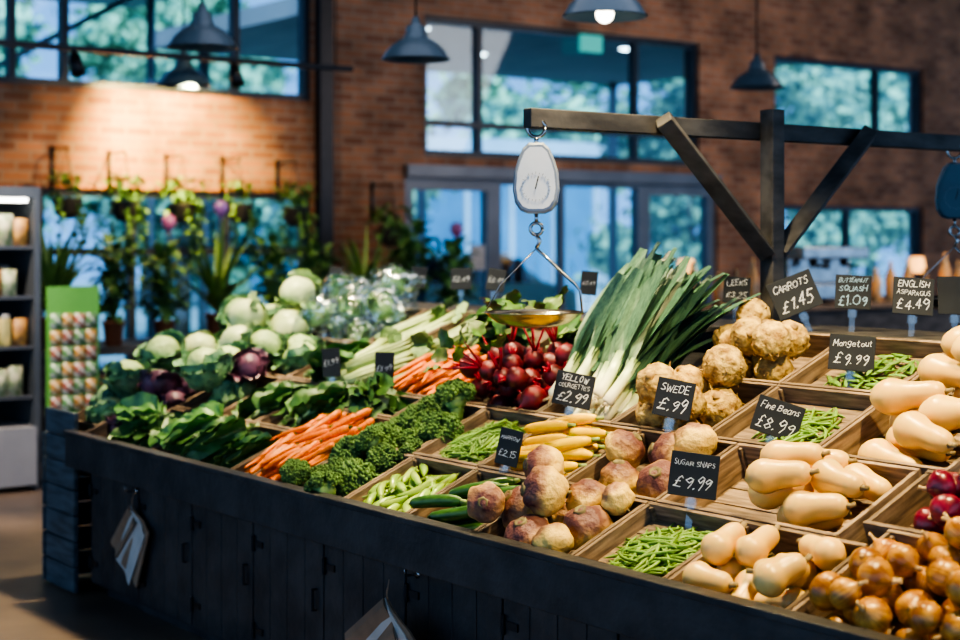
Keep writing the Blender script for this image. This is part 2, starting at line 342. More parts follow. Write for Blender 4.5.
def carrot(L,r,bd):
    n=12;P=[];Q=[]
    for i in range(n+1):
        q=i/n; P.append((L*(q-.5),bd*math.sin(PI*q)*L+.0015*rng.uniform(-1,1),0)); Q.append(max(.0012,r*(1-.72*q**1.2)*(1 if q>.03 else .7)*(1-(q>.97)*.6)))
    b=MB().tube(P,Q,10,jit=.03).mesh('carrot',m_car)
    k=MB().tube([(-L*.5+.002,0,0),(-L*.5-.006,0,0),(-L*.5-.016,.001,.002)],[r*.5,r*.35,r*.22],6).mesh('crown',m_cst)
    return G(body=b,parts=[('crown',k)],pts=[(L*(q-.5),0,0) for q in(.08,.35,.62,.88)],rs=[r*.95,r*.8,r*.6,r*.4],roll=1)
CA=[carrot(.19,.017,.03),carrot(.21,.019,-.04),carrot(.17,.015,.05)]
def courg(L,r,bd,mm,nm):
    n=12;P=[];Q=[]
    for i in range(n+1):
        q=i/n; P.append((L*(q-.5),bd*math.sin(PI*q)*L,0)); Q.append(max(.002,r*(.82+.18*math.sin(PI*min(1,q*1.1)*.9))*max(0,1-abs(2*q-1)**9)**.5*(1-.3*(q>.8)*(q-.8)*5)))
    b=MB().tube(P,Q,12,lob=.02,nl=6).mesh(nm,mm)
    k=MB().tube([(L*.5-.008,0,0),(L*.5+.005,0,.0),(L*.5+.018,0,.002)],[r*.45,r*.32,r*.36],6,lob=.1).mesh('stem',m_cot)
    return G(body=b,parts=[('stem',k)],pts=[(L*(q-.5),bd*math.sin(PI*q)*L,0) for q in(.1,.3,.5,.7,.9)],rs=[r*.85,r*.97,r,r*.95,r*.7],roll=1)
CO=[courg(.20,.020,.04,m_cou,'courgette'),courg(.21,.022,-.03,m_cou,'courgette')]
YC=[courg(.20,.021,.07,m_ycou,'yellow_courgette'),courg(.18,.020,-.05,m_ycou,'yellow_courgette')]
def chilli(L,r,bd):
    n=10;P=[];Q=[]
    for i in range(n+1):
        q=i/n; P.append((L*(q-.5),bd*math.sin(PI*q)*L,0)); Q.append(max(.001,r*(math.sin(PI*min(1,q*.75+.22)))**.8))
    b=MB().tube(P,Q,9,lob=.06,nl=3).mesh('green_chilli',m_pep)
    k=MB().tube([(-L*.5,0,0),(-L*.5-.006,0,0),(-L*.5-.03,.004,.004)],[r*.6,r*.3,r*.2],6).mesh('stem',m_cot)
    return G(body=b,parts=[('stem',k)],pts=[(L*(q-.5),bd*math.sin(PI*q)*L,0) for q in(.12,.4,.7)],rs=[r*.9,r*.9,r*.6],roll=1)
PE=[chilli(.12,.014,.12),chilli(.14,.015,-.1),chilli(.10,.016,.06)]
def bean(L,r,bd,mm,nm,flat=1):
    P=[];Q=[]
    for i in range(8):
        q=i/7; P.append((L*(q-.5),bd*math.sin(PI*q)*L,0)); Q.append(r*(.25+.75*math.sin(PI*(q*.9+.05))**.5)*(.35 if i in(0,7) else 1))
    return G(body=MB().tube(P,Q,6,flat=flat).mesh(nm,mm),pts=[(L*(q-.5),bd*L*math.sin(PI*q),0) for q in(.15,.5,.85)],rs=[r*.8]*3,roll=1)
BN=[bean(.12,.0052,.1,m_bean,'green_bean'),bean(.10,.0047,-.08,m_bean,'green_bean'),bean(.13,.0054,.03,m_bean,'green_bean')]
MG=[bean(.085,.009,.08,m_mang,'mangetout_pod',.35),bean(.09,.0085,-.06,m_mang,'mangetout_pod',.35)]
def cabbage(r,mi,mo,nm,flare,nl=6,ruf=.04,sd=0,wings=0,wl=1.9):
    core=MB().ball((0,0,0),r*.96,3,amp=.08,fr=2,seed=sd).mesh(nm,mi); l=MB()
    for i in range(nl):
        az=i*2*PI/nl+rng.uniform(-.2,.2); vs=[];fs=[];nx,ny=9,8; ph=rng.uniform(0,6); top=rng.uniform(.25,.55)
        for a in range(nx+1):
            q=a/nx; pol=PI*(1-q*(1-top)); wd=1.0*math.sin(PI*(q*.75+.12))**.6
            for b in range(ny+1):
                t=2*b/ny-1; an=az+t*wd*(.75+.4*(1-q)); rr=r*(1.0+.015*i+flare*(q**3)+ruf*abs(t)**2*math.sin(ph+9*q+4*t)+flare*.5*abs(t)**3*q+ .02*math.cos(t*20)*q)
                s_=math.sin(pol); vs.append((rr*s_*math.cos(an),rr*s_*math.sin(an),rr*math.cos(pol)))
        for a in range(nx):
            for b in range(ny):
                k=a*(ny+1)+b; fs.append((k,k+1,k+ny+2,k+ny+1))
        l.add(vs,fs)
    for i in range(wings):
        M=R(i*2*PI/wings+rng.uniform(-.3,.3),'Z')@T(r*.5,0,-r*.6)@R(-rng.uniform(.5,1.2),'Y'); l.leaf(r*wl*rng.uniform(.85,1.15),r*.98,M,curl=rng.uniform(-.5,.3),ruf=.18,nx=10,ny=8,fold=.18,tip=1.35,fr=20)
    return G(body=core,parts=[('outer_leaves',l.mesh('outer_leaves',mo))],pts=[(0,0,0)],rs=[r*1.0])
WC=[cabbage(.092,m_wc,m_wc,'white_cabbage',.05,5,.03,1,0),cabbage(.098,m_wc,m_wco,'white_cabbage',.08,2,.05,2,2,1.4)]
SV=[cabbage(.095,m_savi,m_sav,'savoy_cabbage',.22,6,.12,3,6,1.4),cabbage(.088,m_savi,m_sav,'savoy_cabbage',.28,6,.14,4,6,1.5)]
RC=[cabbage(.074,m_rc,m_rc,'red_cabbage',.15,5,.08,5,4,1.5),cabbage(.068,m_rc,m_rc,'red_cabbage',.2,5,.10,6,5,1.5)]
def greens(sd,L=.30,W=.075,n=9,mm=m_gr,nm='spring_greens'):
    b=MB();s=MB()
    for i in range(n):
        a=rng.uniform(-.6,.6); e=rng.uniform(-.05,.35); M=T(-.12,0,.02)@R(a,'Z')@R(-e,'Y')@R(rng.uniform(-.9,.9),'X')
        b.leaf(L*rng.uniform(.75,1.1),W*rng.uniform(.8,1.2),M,curl=rng.uniform(.1,.9),ruf=.16,nx=12,ny=8,stalk=.2,fr=18)
        s.tube([M@Vector((-.02,0,0)),M@Vector((L*.3,0,.001)),M@Vector((L*.55,0,-.012))],[.006,.004,.002],5)
    return G(body=b.mesh(nm,mm),parts=[('stalks',s.mesh('stalks',m_cely))],pts=[(-.08,0,.02),(.02,0,.03),(.11,0,.03)],rs=[.03,.045,.045])
GR=[greens(i) for i in range(3)]
HB=[greens(i,.2,.03,18,m_herb,'parsley_bunch') for i in range(2)]
def lettuce(sd):
    b=MB()
    for i in range(20):
        M=R(rng.uniform(0,6.3),'Z')@T(-.02,0,-.04)@R(-rng.uniform(.3,1.3),'Y'); b.leaf(.125,.05,M,curl=-.5,ruf=.2,nx=6)
    b.ball((0,0,0),.06,2,amp=.2,fr=3)
    g=MB(); vs,fs=ICO[3]; out=[]
    for v in vs:
        k=.115*(1+.2*noise.noise(v*2.2+Vector((sd,0,0)))+.12*abs(noise.noise(v*4+Vector((0,sd,0))))); out.append(Vector((v.x*k*1.3,v.y*k*.9,v.z*k*.8+ (.10*max(0,v.x-.6)))))
    g.add(out,fs)
    return G(body=b.mesh('bagged_lettuce',m_let),parts=[('plastic_bag',g.mesh('plastic_bag',bagm))],pts=[(0,0,0)],rs=[.085])
LT=[lettuce(i*4) for i in range(3)]
def celery(sd):
    b=MB();l=MB()
    for i in range(9):
        a=i*.7; y=.018*math.cos(a)*(1+i*.05); z=.018*math.sin(a); L=rng.uniform(.28,.36)
        b.tube([(-.2,y*.6,z*.6),(-.12,y,z),(.05,y*1.3,z*1.2),(-.2+L,y*2.2,z*1.7)],[.014,.015,.013,.008],8,flat=.8)
        for k in range(3):
            M=T(-.2+L,y*2.2,z*1.7)@R(rng.uniform(-.6,.6),'Z')@R(-rng.uniform(-.2,.5),'Y'); l.leaf(.07,.022,M,ruf=.3,nx=6)
    return G(body=b.mesh('celery',m_cely),parts=[('leaves',l.mesh('leaves',m_wco))],pts=[(-.17,0,0),(-.08,0,0),(.02,0,0),(.12,0,0)],rs=[.028,.034,.036,.036],roll=1)
CY=[celery(i) for i in range(3)]
# ---------------------------------------------------------------- crates
def crate(u0,u1,v0,v1,fl,h=.12):
    t=.014; m=MB(); g=.003; u0+=g;u1-=g;v0+=g;v1-=g; cu,cv=(u0+u1)/2,(v0+v1)/2; a,b=(u1-u0)/2,(v1-v0)/2
    m.box(-a,a,-b,-b+t,.003,h,0); m.box(-a,a,b-t,b,.003,h,0)
    m.box(-a,-a+t,-b+t,b-t,.003,h-.002,1); m.box(a-t,a,-b+t,b-t,.003,h-.002,1)
    n=4
    for i in range(n):
        y0=-b+t+(2*b-2*t)*i/n; m.box(-a+t,a-t,y0+.001,y0+(2*b-2*t)/n-.003,max(.004,fl-.012),fl,0)
    for sx in(-1,1):
        for sy in(-1,1): m.box(sx*(a-t)-.012 if sx>0 else sx*(a-t),sx*(a-t) if sx>0 else sx*(a-t)+.012,sy*(b-t)-.012 if sy>0 else sy*(b-t),sy*(b-t) if sy>0 else sy*(b-t)+.012,fl,h-.008,0)
    ob('wooden_crate',m.mesh('wooden_crate',[wood,wood_y],False),B@T(cu,cv,0),None,'weathered wooden produce crate set on the sloping display','crate','produce crates on the sloping counter',bevel=.0015)
    return (u0+t,u1-t,v0+t,v1-t,fl)
V0,V1,V2,V3,V4=0,.36,.74,1.12,1.5
stuffM=MB()
def beans(vars_,nm,n,top,bx,label,cat,group,yaw=(0,6.3)):
    pk=Pack(*bx); pl=[]
    for i in range(n):
        va=vars_[rng.randrange(len(vars_))]; u,v,w,y,pt=pk.drop(va['pts'],va['rs'],yaw,6,0,1.2); pl.append((w,va,B@T(u,v,w)@R(y,'Z')@R(-pt,'Y')@R(rng.choice((0,PI,.5)),'X')))
    pl.sort(key=lambda a:a[0])
    for w,va,M in pl[-top:]: inst(nm,va,M,label,cat,group)
    for w,va,M in pl[:-top]:
        me=va['body']; stuffM.add([M@v.co for v in me.vertices],[tuple(p.vertices) for p in me.polygons])
A='in a weathered wooden crate'
lg='broad dark green leafy spring greens '+A; gg='spring greens in the crates'
def grn(b,n,yaw,sl): fill('spring_greens',GR,n,b,lg,'greens',gg,yaw=yaw,slack=sl)
sl_='crinkled blue-green savoy cabbage with open leaves'; rl_='dull purple red cabbage with loose outer leaves'
# row 1
grn(crate(-6.58,-6.17,V0,V1,.05),4,(-2.4,-.8),.02)
grn(crate(-6.17,-5.82,V0,V1,.05),3,(-2.4,-.8),.01)
grn(crate(-5.82,-5.44,V0,V1,.04),3,(-2.2,-1.2),-.02)
VM=V1+.20
b=crate(-5.44,-5.00,V0,VM,.08); fill('carrot',CA,74,b,'orange carrot lying '+A,'carrot','loose carrots',yaw=(-2.2,-1.2))
b=crate(-5.00,-4.60,V0,V1,.04); fill('broccoli',BR,9,b,'green head of broccoli '+A,'broccoli','broccoli heads',tilt=.9,mound=.05,slack=.05,tries=40)
b=crate(-4.60,-4.22,V0,V1,.06); fill('green_chilli',PE,50,b,'long shiny pale green chilli '+A,'chilli','green chillies')
b=crate(-4.22,-3.84,V0,V1,.06); fill('courgette',CO,13,b,'glossy dark green courgette '+A,'courgette','green courgettes',yaw=(.2,.8))
b=crate(-3.84,-3.38,V0,V1,.03); fill('swede',SW,10,b,'yellow-tan swede with purple-brown top '+A,'swede','smaller swedes',tilt=1.3,mound=.0,slack=.02,tries=120)
b1=crate(-3.38,-3.00,V0,V1,.07)
b=crate(-3.00,-2.57,V0,V1,.03); fill('butternut_squash',BUTS,10,b,'small warm tan butternut squash '+A,'squash','small butternut squashes',mound=.1,tries=40)
b=crate(-2.57,-1.95,V0,V1+.08,.03); fill('onion',ON,46,b,'golden brown onion with papery skin '+A,'onion','brown onions',tilt='any',mound=.05)
# row 2
grn(crate(-6.17,-5.82,V1,V2,.05),3,(.6,2),.01)
grn(crate(-5.82,-5.45,V1,V2,.05),3,(.6,2),.01)
grn(crate(-5.44,-5.05,VM,V2,.03),2,(-.3,.3),-.01)
b=crate(-5.00,-4.64,V1,V2,.04); fill('broccoli',BR,9,b,'green head of broccoli '+A,'broccoli','broccoli heads',tilt=.9,mound=.05,slack=.05,tries=40)
b2=crate(-4.64,-4.24,V1,V2,.08)
b=crate(-4.24,-3.80,V1,V2,.06); fill('yellow_courgette',YC,20,b,'bright yellow courgette '+A,'courgette','yellow courgettes',yaw=(.1,.7))
b=crate(-3.80,-3.36,V1,V2,.02); fill('swede',SWB,5,b,'large yellow-tan swede with purple-brown top '+A,'swede','large swedes',tilt=1.1,mound=.0,tries=150)
b=crate(-3.36,-2.68,V1,V2,.02); b=(b[0]+.24,*b[1:]); fill('butternut_squash',BUTM,9,b,'warm tan butternut squash '+A,'squash','medium butternut squashes',yaw=(-.4,.8),mound=.1,tries=60)
b=crate(-2.66,-2.05,V1+.08,V2,.03); b=(b[0]+.06,*b[1:]); fill('red_onion',RON,26,b,'papery dark magenta-red onion '+A,'onion','red onions',tilt='any',mound=.05)
# row 3
grn(crate(-6.17,-5.80,V2,V3,.05),3,(.6,2),.02)
b=crate(-5.80,-5.38,V2,V3,.05); fill('celery',CY,7,b,'pale green bunch of celery '+A,'celery','celery bunches',yaw=(.9,1.5),slack=.03)
b=crate(-5.38,-4.90,V2,V3,.08); fill('carrot',CA,60,b,'orange carrot lying '+A,'carrot','carrots under the celery',yaw=(-2.0,-1.0))
b=crate(-4.90,-4.36,V2,V3,.05)
_,pk=fill('beetroot',BE,28,b,'round dark red beetroot '+A,'beetroot','beetroots',tilt='any',mound=.08)
_,pk=fill('beetroot',BEL,5,(b[0]+.12,b[1],b[2]+.22,b[3]+.08,b[4]),'leafy red-stalked beetroot '+A,'beetroot','beetroots',tilt=.9,pk=pk)
b=crate(-4.36,-3.96,V2,V3,.05,.12); fill('leek',LK,21,(b[0]+.02,b[1]+.04,b[2]+.05,V4,.05),'leek with white shaft and broad blue-green leaves fanning out','leek','leeks',yaw=(PI/2-.3,PI/2+.12),pitch=.46,mound=.5,slack=.01)
b=crate(-3.96,-3.52,V2,V3,.03); fill('celeriac',CEL,8,b,'round rough knobbly yellow-tan celeriac root '+A,'celeriac','celeriacs',tilt=1.3,mound=.0,tries=60)
b3=crate(-3.52,-3.07,V2,V3,.065)
b=crate(-3.07,-2.60,V2,V3,.03); fill('butternut_squash',BUTL,6,b,'large warm tan butternut squash '+A,'squash','large butternut squashes',yaw=(-.3,.6),mound=.1,tries=60)
# row 4
b=crate(-5.72,-5.35,V3,V4,.03); fill('celery',CY,5,b,'pale green bunch of celery '+A,'celery','celery bunches',yaw=(.9,1.5),slack=.03)
b=crate(-6.05,-5.72,V3,V4,.03); fill('celery',CY,4,b,'pale green bunch of celery '+A,'celery','celery bunches',yaw=(.9,1.5),slack=.03)
b=crate(-5.35,-4.95,V3,V4,.06); fill('parsley_bunch',HB,8,b,'dark green bunch of flat parsley '+A,'herbs','parsley bunches',yaw=(.9,2),slack=.03)
b=crate(-4.95,-4.42,V3,V4,.05); fill('parsley_bunch',HB,4,b,'dark green bunch of flat parsley '+A,'herbs','parsley bunches',yaw=(.9,2),slack=-.04)
b=crate(-3.96,-3.52,V3,V4,.03); fill('celeriac',CEL,9,b,'round rough knobbly yellow-tan celeriac root '+A,'celeriac','celeriacs',tilt=1.3,mound=.1)
b4=crate(-3.52,-3.07,V3,V4,.06)
b=crate(-3.07,-2.60,V3,V4,.03); fill('butternut_squash',BUTL,7,b,'large warm tan butternut squash '+A,'squash','large butternut squashes',yaw=(-.3,.6),mound=.1,tries=60)
beans(BN,'green_bean',190,80,b1,'slim green bean '+A,'bean','sugar snap and green beans')
beans(BN,'green_bean',240,90,b2,'slim green bean '+A,'bean','runner beans')
beans(BN,'green_bean',95,60,b3,'fine green bean '+A,'bean','fine beans')
beans(MG,'mangetout_pod',70,60,b4,'flat green mangetout pod '+A,'mangetout','mangetout pods')
ob('bean_pile',stuffM.mesh('bean_pile',m_bean),I4,None,'lower layers of loose green beans filling the crates','beans',kind='stuff')
b=crate(-6.9,-6.58,V0,V2,.03); fill('red_cabbage',RC,6,b,rl_,'cabbage','red cabbages',tilt=.8,mound=.0,tries=60)
b=crate(-7.28,-6.9,V0+.1,V2,.02); fill('savoy_cabbage',SV,5,b,sl_,'cabbage','savoy cabbages',tilt=.6,slack=.02,mound=.0,tries=60)
b=crate(-6.58,-6.17,V1,V2,.02); _,pk=fill('savoy_cabbage',SV,3,b,sl_,'cabbage','savoy cabbages',tilt=.6,mound=.0,tries=60); fill('red_cabbage',RC,1,b,rl_,'cabbage','red cabbages',tilt=.8,mound=.0,pk=pk,tries=60)
b=crate(-6.60,-6.17,V2,V3,.02); fill('savoy_cabbage',SV,3,b,sl_,'cabbage','savoy cabbages',tilt=.6,slack=.02,mound=.0,tries=60)
b=crate(-7.28,-6.60,V2,V4,.02); _,pk=fill('savoy_cabbage',SV,3,(b[0],b[0]+.28,b[2],b[3],b[4]),sl_,'cabbage','savoy cabbages',tilt=.6,mound=.0,tries=60)
pk.b=b; fill('white_cabbage',WC,8,b,'round pale green white cabbage with smooth leaves','cabbage','white cabbages',tilt=.9,mound=.0,pk=pk,tries=150,slack=.02)
b=crate(-6.60,-6.05,V3,V4,.02); fill('bagged_lettuce',LT,10,b,'green lettuce in a clear crinkled plastic bag','lettuce','bagged lettuces',tilt=.8,mound=.0,slack=.06,tries=120)
# ---------------------------------------------------------------- counter
CP=T(-4.4,3.6,0); ctr=ob('display_counter',None,CP,None,'long dark wooden market counter with sloping top and panelled doors','counter')
ML=CP.inverted()
def cw(name,m,mats,smooth=False,bevel=.003):
    return ob(name,m.mesh(name,mats,smooth),ML,ctr,bevel=bevel)
m=MB(); m.box(-7.3,-1.6,-.02,1.56,-.025,-.001,0,B); cw('sloping_bed',m,dark)
m=MB(); m.box(-6.9,-1.6,2.745,2.785,.61,.755); m.box(-6.9,-1.6,2.735,2.795,.755,.775); cw('fascia',m,dark)
m=MB(); m.box(-6.88,-1.6,2.87,5.3,.06,.60); m.box(-6.9,-1.6,4.24,4.62,.6,1.30); cw('carcass',m,dark)
m=MB(); m.box(-7.3,-1.6,4.2,4.62,1.30,1.325); cw('ridge_shelf',m,beamm)
m=MB(); m.box(-6.85,-1.6,2.93,5.2,0,.06); cw('plinth',m,dark)
m=MB()
for i in range(7): m.box(-7.28,-6.93,2.80,2.825,.01+i*.12,.125+i*.12)
for i in range(6): m.box(-7.325,-7.305,2.80,4.6,.01+i*.12,.125+i*.12)
ob('planked_end_unit',m.mesh('planked_end_unit',[blueg,dark],False),I4,None,'blue-grey planked wooden end unit beside the counter','cabinet',bevel=.004)
x=-6.84
while x<-1.8:
    w=.52; m=MB()
    for k in range(4): m.box(x+.006+k*.1285,x+.006+(k+1)*.1285-.003,2.845,2.868,.08,.595)
    m.box(x+.006,x+w-.008,2.85,2.87,.08,.595)
    dr=cw('door',m,dark)
    for z in(.17,.50):
        h=MB().tube([(x+.012,2.838,z-.03),(x+.012,2.838,z+.03)],[.007,.007],8); h.box(x+.014,x+.08,2.84,2.846,z-.012,z+.012); ob('hinge',h.mesh('hinge',blackm,False),I4,dr)
    h=MB().tube([(x+w-.05,2.83,.33),(x+w-.05,2.83,.41)],[.006,.006],8); h.box(x+w-.055,x+w-.045,2.83,2.846,.33,.335); h.box(x+w-.055,x+w-.045,2.83,2.846,.405,.41); ob('handle',h.mesh('handle',blackm,False),I4,dr)
    x+=w
m=MB(); m.add([(-7.3,4.62,1.29),(-1.6,4.62,1.29),(-1.6,5.9,.78),(-7.3,5.9,.78),(-7.3,4.62,1.26),(-1.6,4.62,1.26),(-1.6,5.9,.75),(-7.3,5.9,.75)],[(0,1,2,3),(4,7,6,5),(0,4,5,1),(2,6,7,3),(0,3,7,4),(1,5,6,2)]); cw('rear_bed',m,dark)
# ---------------------------------------------------------------- timber frame & scales
fr=ob('timber_frame',None,T(-3.98,4.3,1.325),None,'dark timber post with braced crossbeam rising above the counter','frame')
F=T(-3.98,4.3,1.325).inverted()
def fp(n,m): return ob(n,m.mesh(n,beamm,False),F,fr,bevel=.004)
h=.032
fp('post',MB().box(-3.98-h,-3.98+h,4.3-h,4.3+h,1.325,2.13)); fp('beam',MB().box(-3.98-h-.045,-3.98-h-.001,3.19,5.6,2.02,2.085))
for s in(-1,1):
    y1=4.3+s*.55; fp('brace',MB().tube([(-3.98,4.3+s*.03,1.60),(-3.98,y1,2.07)],[.042,.042],4))
dialm=mt('scale_dial',(.70,.73,.78),(.62,.66,.72),10,.4,0,10,0)
casem=mt('scale_casing',(.30,.33,.38),(.25,.28,.33),10,.35,0,10,0,metal=.2); blueb=mt('blue_scale_casing',(.02,.09,.14),(.015,.07,.11),10,.35,0,10,0)
panm=mt('pan_metal',(.42,.38,.30),(.30,.26,.19),10,.22,0,10,0,metal=1)
def scale(Y,Xb,body,lab,face):
    P=V(Xb,Y,2.02); e=ob('hanging_scale',None,T(*P),None,lab,'scale')
    def a(n,m,mm,sm=True): return ob(n,m.mesh(n,mm,sm),R(math.radians(48),'Z'),e)
    circ=lambda c,r,n=16,ax=0:[(c[0]+r*math.cos(k*2*PI/n),c[1],c[2]+r*math.sin(k*2*PI/n)) for k in range(n+1)]
    a('hook',MB().tube(circ((0,0,.0),.03),[.006]*17,6).tube([(0,0,-.03),(0,0,-.055)],[.007,.007],6),steel)
    m=MB(); pr=[(-.118,.028),(-.108,.052),(-.082,.070),(-.04,.077),(.02,.072),(.06,.060),(.098,.044),(.116,.024)]
    vs=[];fs=[]; C=-.165
    outline=[(r,z) for z,r in pr]+[(-r,z) for z,r in reversed(pr)]
    n=len(outline)
    for y,s in((-.028,.93),(-.02,1),(.02,1),(.028,.93)): vs+=[(x_*s,y,C+z_*s) for x_,z_ in outline]
    for l in range(3):
        for k in range(n): k2=(k+1)%n; fs.append((l*n+k,l*n+k2,(l+1)*n+k2,(l+1)*n+k))
    fs.append(tuple(range(n))); fs.append(tuple(3*n+k for k in range(n))[::-1]); m.add(vs,fs); a('casing',m,body,False)
    m=MB(); N=len(outline)
    vs=[(0,-.031,C)]+[(x_*.84,-.031,C+z_*.87) for x_,z_ in outline]; m.add(vs,[(0,1+(k+1)%N,1+k) for k in range(N)]); a('dial_face',m,face,False)
    m=MB()
    for k in range(24):
        an=2*PI*k/24; rr=.046; m.box(-.0008,.0008,-.0335,-.032,0,.005 if k%2 else .008,0,T(0,0,C-.03)@R(an,'Y')@T(0,0,rr-.004))
    a('dial_marks',m,greym,False)
    a('pointer',MB().box(-.0016,.0016,-.0345,-.033,-.008,.036,0,T(0,0,C-.03)@R(.25,'Y')),blackm,False)
    z=C-.118
    a('lower_hook',MB().tube([(0,0,z),(0,0,z-.03)],[.006,.006],6).tube(circ((0,0,z-.05),.02),[.006]*17,6).tube([(0,0,z-.07),(.012,0,z-.09),(0,0,z-.115)],[.007]*3,6),steel)
    zz=z-.115; pz=-.615; ox=-.01
    a('hanger_rod',MB().tube([(0,0,zz),(.06,0,zz-.055),(.13,0,zz-.12),(.145,0,zz-.14),(ox+.162,0,pz)],[.006,.006,.006,.005,.004],6),steel)
    a('hanger_rod',MB().tube([(0,0,zz),(-.12,0,zz-.12),(ox-.162,0,pz)],[.0025]*3,6),steel)
    K=T(ox,0,0); m=MB().lathe([(.001,pz-.045),(.07,pz-.043),(.12,pz-.028),(.15,pz-.006),(.160,pz+.004),(.168,pz+.006),(.160,pz+.009),(.147,pz-.002),(.117,pz-.023),(.07,pz-.037),(.001,pz-.039)],32,0,K); a('pan',m,panm)
scale(3.225,-4.03,casem,'silver hanging dial scale with pan hooked on the crossbeam',dialm)
scale(5.45,-4.03,blueb,'blue hanging dial scale hooked on the end of the crossbeam',blueb)
# ---------------------------------------------------------------- tags, hand-drawn stroke lettering
C_=[(3.8,5),(2.5,6),(.8,5.2),(0,3),(.8,.8),(2.5,0),(3.8,1)]
FT={'A':[[(0,0),(2,6),(4,0)],[(.8,2.2),(3.2,2.2)]],'B':[[(0,0),(0,6),(2.6,6),(3.4,4.7),(2.4,3.2),(0,3.2)],[(2.4,3.2),(3.8,1.8),(2.8,0),(0,0)]],'C':[C_],
'D':[[(0,0),(0,6),(2.2,6),(3.8,4.4),(3.8,1.6),(2.2,0),(0,0)]],'E':[[(3.6,6),(0,6),(0,0),(3.7,0)],[(0,3.1),(3,3.1)]],'F':[[(3.6,6),(0,6),(0,0)],[(0,3.1),(2.8,3.1)]],
'G':[C_+[(3.8,2.8),(2.3,2.8)]],'H':[[(0,0),(0,6)],[(4,0),(4,6)],[(0,3),(4,3)]],'I':[[(1,0),(1,6)]],'K':[[(0,0),(0,6)],[(3.7,6),(0,2.7)],[(1.1,3.6),(4,0)]],'L':[[(0,6),(0,0),(3.6,0)]],
'M':[[(0,0),(.3,6),(2.5,2),(4.7,6),(5,0)]],'N':[[(0,0),(0,6),(4,0),(4,6)]],'O':[[(2,6),(.5,5),(0,3),(.5,1),(2,0),(3.6,1),(4,3),(3.6,5),(2,6)]],'P':[[(0,0),(0,6),(2.8,6),(3.8,4.7),(2.8,3),(0,3)]],
'Q':[[(2,6),(.5,5),(0,3),(.5,1),(2,0),(3.6,1),(4,3),(3.6,5),(2,6)],[(2.5,1.6),(4.2,-.5)]],'R':[[(0,0),(0,6),(2.8,6),(3.8,4.7),(2.8,3.1),(0,3.1)],[(1.8,3.1),(4,0)]],
'S':[[(3.7,5.2),(2.2,6),(.5,5.2),(.6,3.8),(3.2,2.5),(3.6,1),(2,0),(.1,.8)]],'T':[[(0,6),(4.2,6)],[(2.1,6),(2.1,0)]],'U':[[(0,6),(0,1.6),(1.3,0),(2.9,.1),(4,1.6),(4,6)]],
'W':[[(0,6),(1.2,0),(2.6,4.5),(4,0),(5.2,6)]],'Y':[[(0,6),(2,3.1),(4,6)],[(2,3.1),(2,0)]],'Z':[[(0,6),(4,6),(0,0),(4,0)]],
'a':[[(3,3.2),(1.6,4),(.2,2.8),(.2,1),(1.4,0),(3,1)],[(3,4),(3,.6),(3.5,0)]],'e':[[(.2,2),(3,2.2),(2.6,3.6),(1.3,4),(.2,2.8),(.2,1.2),(1.5,0),(3,.7)]],'g':[[(3,3.2),(1.6,4),(.2,2.8),(.4,1),(1.8,.3),(3,1.4)],[(3,4),(3,-1.2),(1.6,-2.2),(.2,-1.5)]],
'i':[[(.8,4),(.8,0)],[(.8,5.2),(.8,5.7)]],'n':[[(0,4),(0,0)],[(0,2.8),(1.5,4),(2.8,3.2),(2.9,0)]],'o':[[(1.6,4),(.2,2.8),(.2,1.1),(1.6,0),(3,1.1),(3,2.8),(1.6,4)]],'s':[[(2.7,3.5),(1.4,4),(.4,3.2),(2.5,1.4),(2,.1),(.1,.4)]],
't':[[(1.2,5.6),(1.2,.8),(2.2,0),(2.9,.3)],[(0,4),(2.6,4)]],'u':[[(0,4),(.1,1),(1.4,0),(2.8,1)],[(2.8,4),(2.9,0)]],
'0':[[(2,6),(.4,5),(0,3),(.4,1),(2,0),(3.4,1),(3.8,3),(3.4,5),(2,6)]],'1':[[(.3,4.9),(1.5,6),(1.5,0)]],'2':[[(.2,4.8),(1.6,6),(3.4,5.2),(3.2,3.6),(0,0),(3.8,.1)]],'3':[[(.2,5.4),(2,6),(3.4,4.8),(1.6,3.2),(3.6,2),(2.6,.2),(.1,.5)]],
'4':[[(2.8,0),(2.9,6),(0,2),(4,2)]],'5':[[(3.5,6),(.6,6),(.4,3.4),(2.4,3.7),(3.6,2),(2.2,0),(.2,.5)]],'8':[[(2,3.2),(.4,4.4),(1.8,6),(3.4,4.6),(2,3.2),(.2,1.5),(1.9,0),(3.7,1.5),(2,3.2)]],'9':[[(3.4,4.6),(1.8,3),(.2,4.2),(1.6,6),(3.4,5.2),(3.3,2.5),(2.2,0)]],
'.':[[(.3,0),(.8,.5)]],'£':[[(3.6,5),(2.4,6),(1.2,5),(1.3,2.8),(1,.8),(0,0),(3.8,0)],[(0,3),(2.8,3)]]}
trng=random.Random(3)
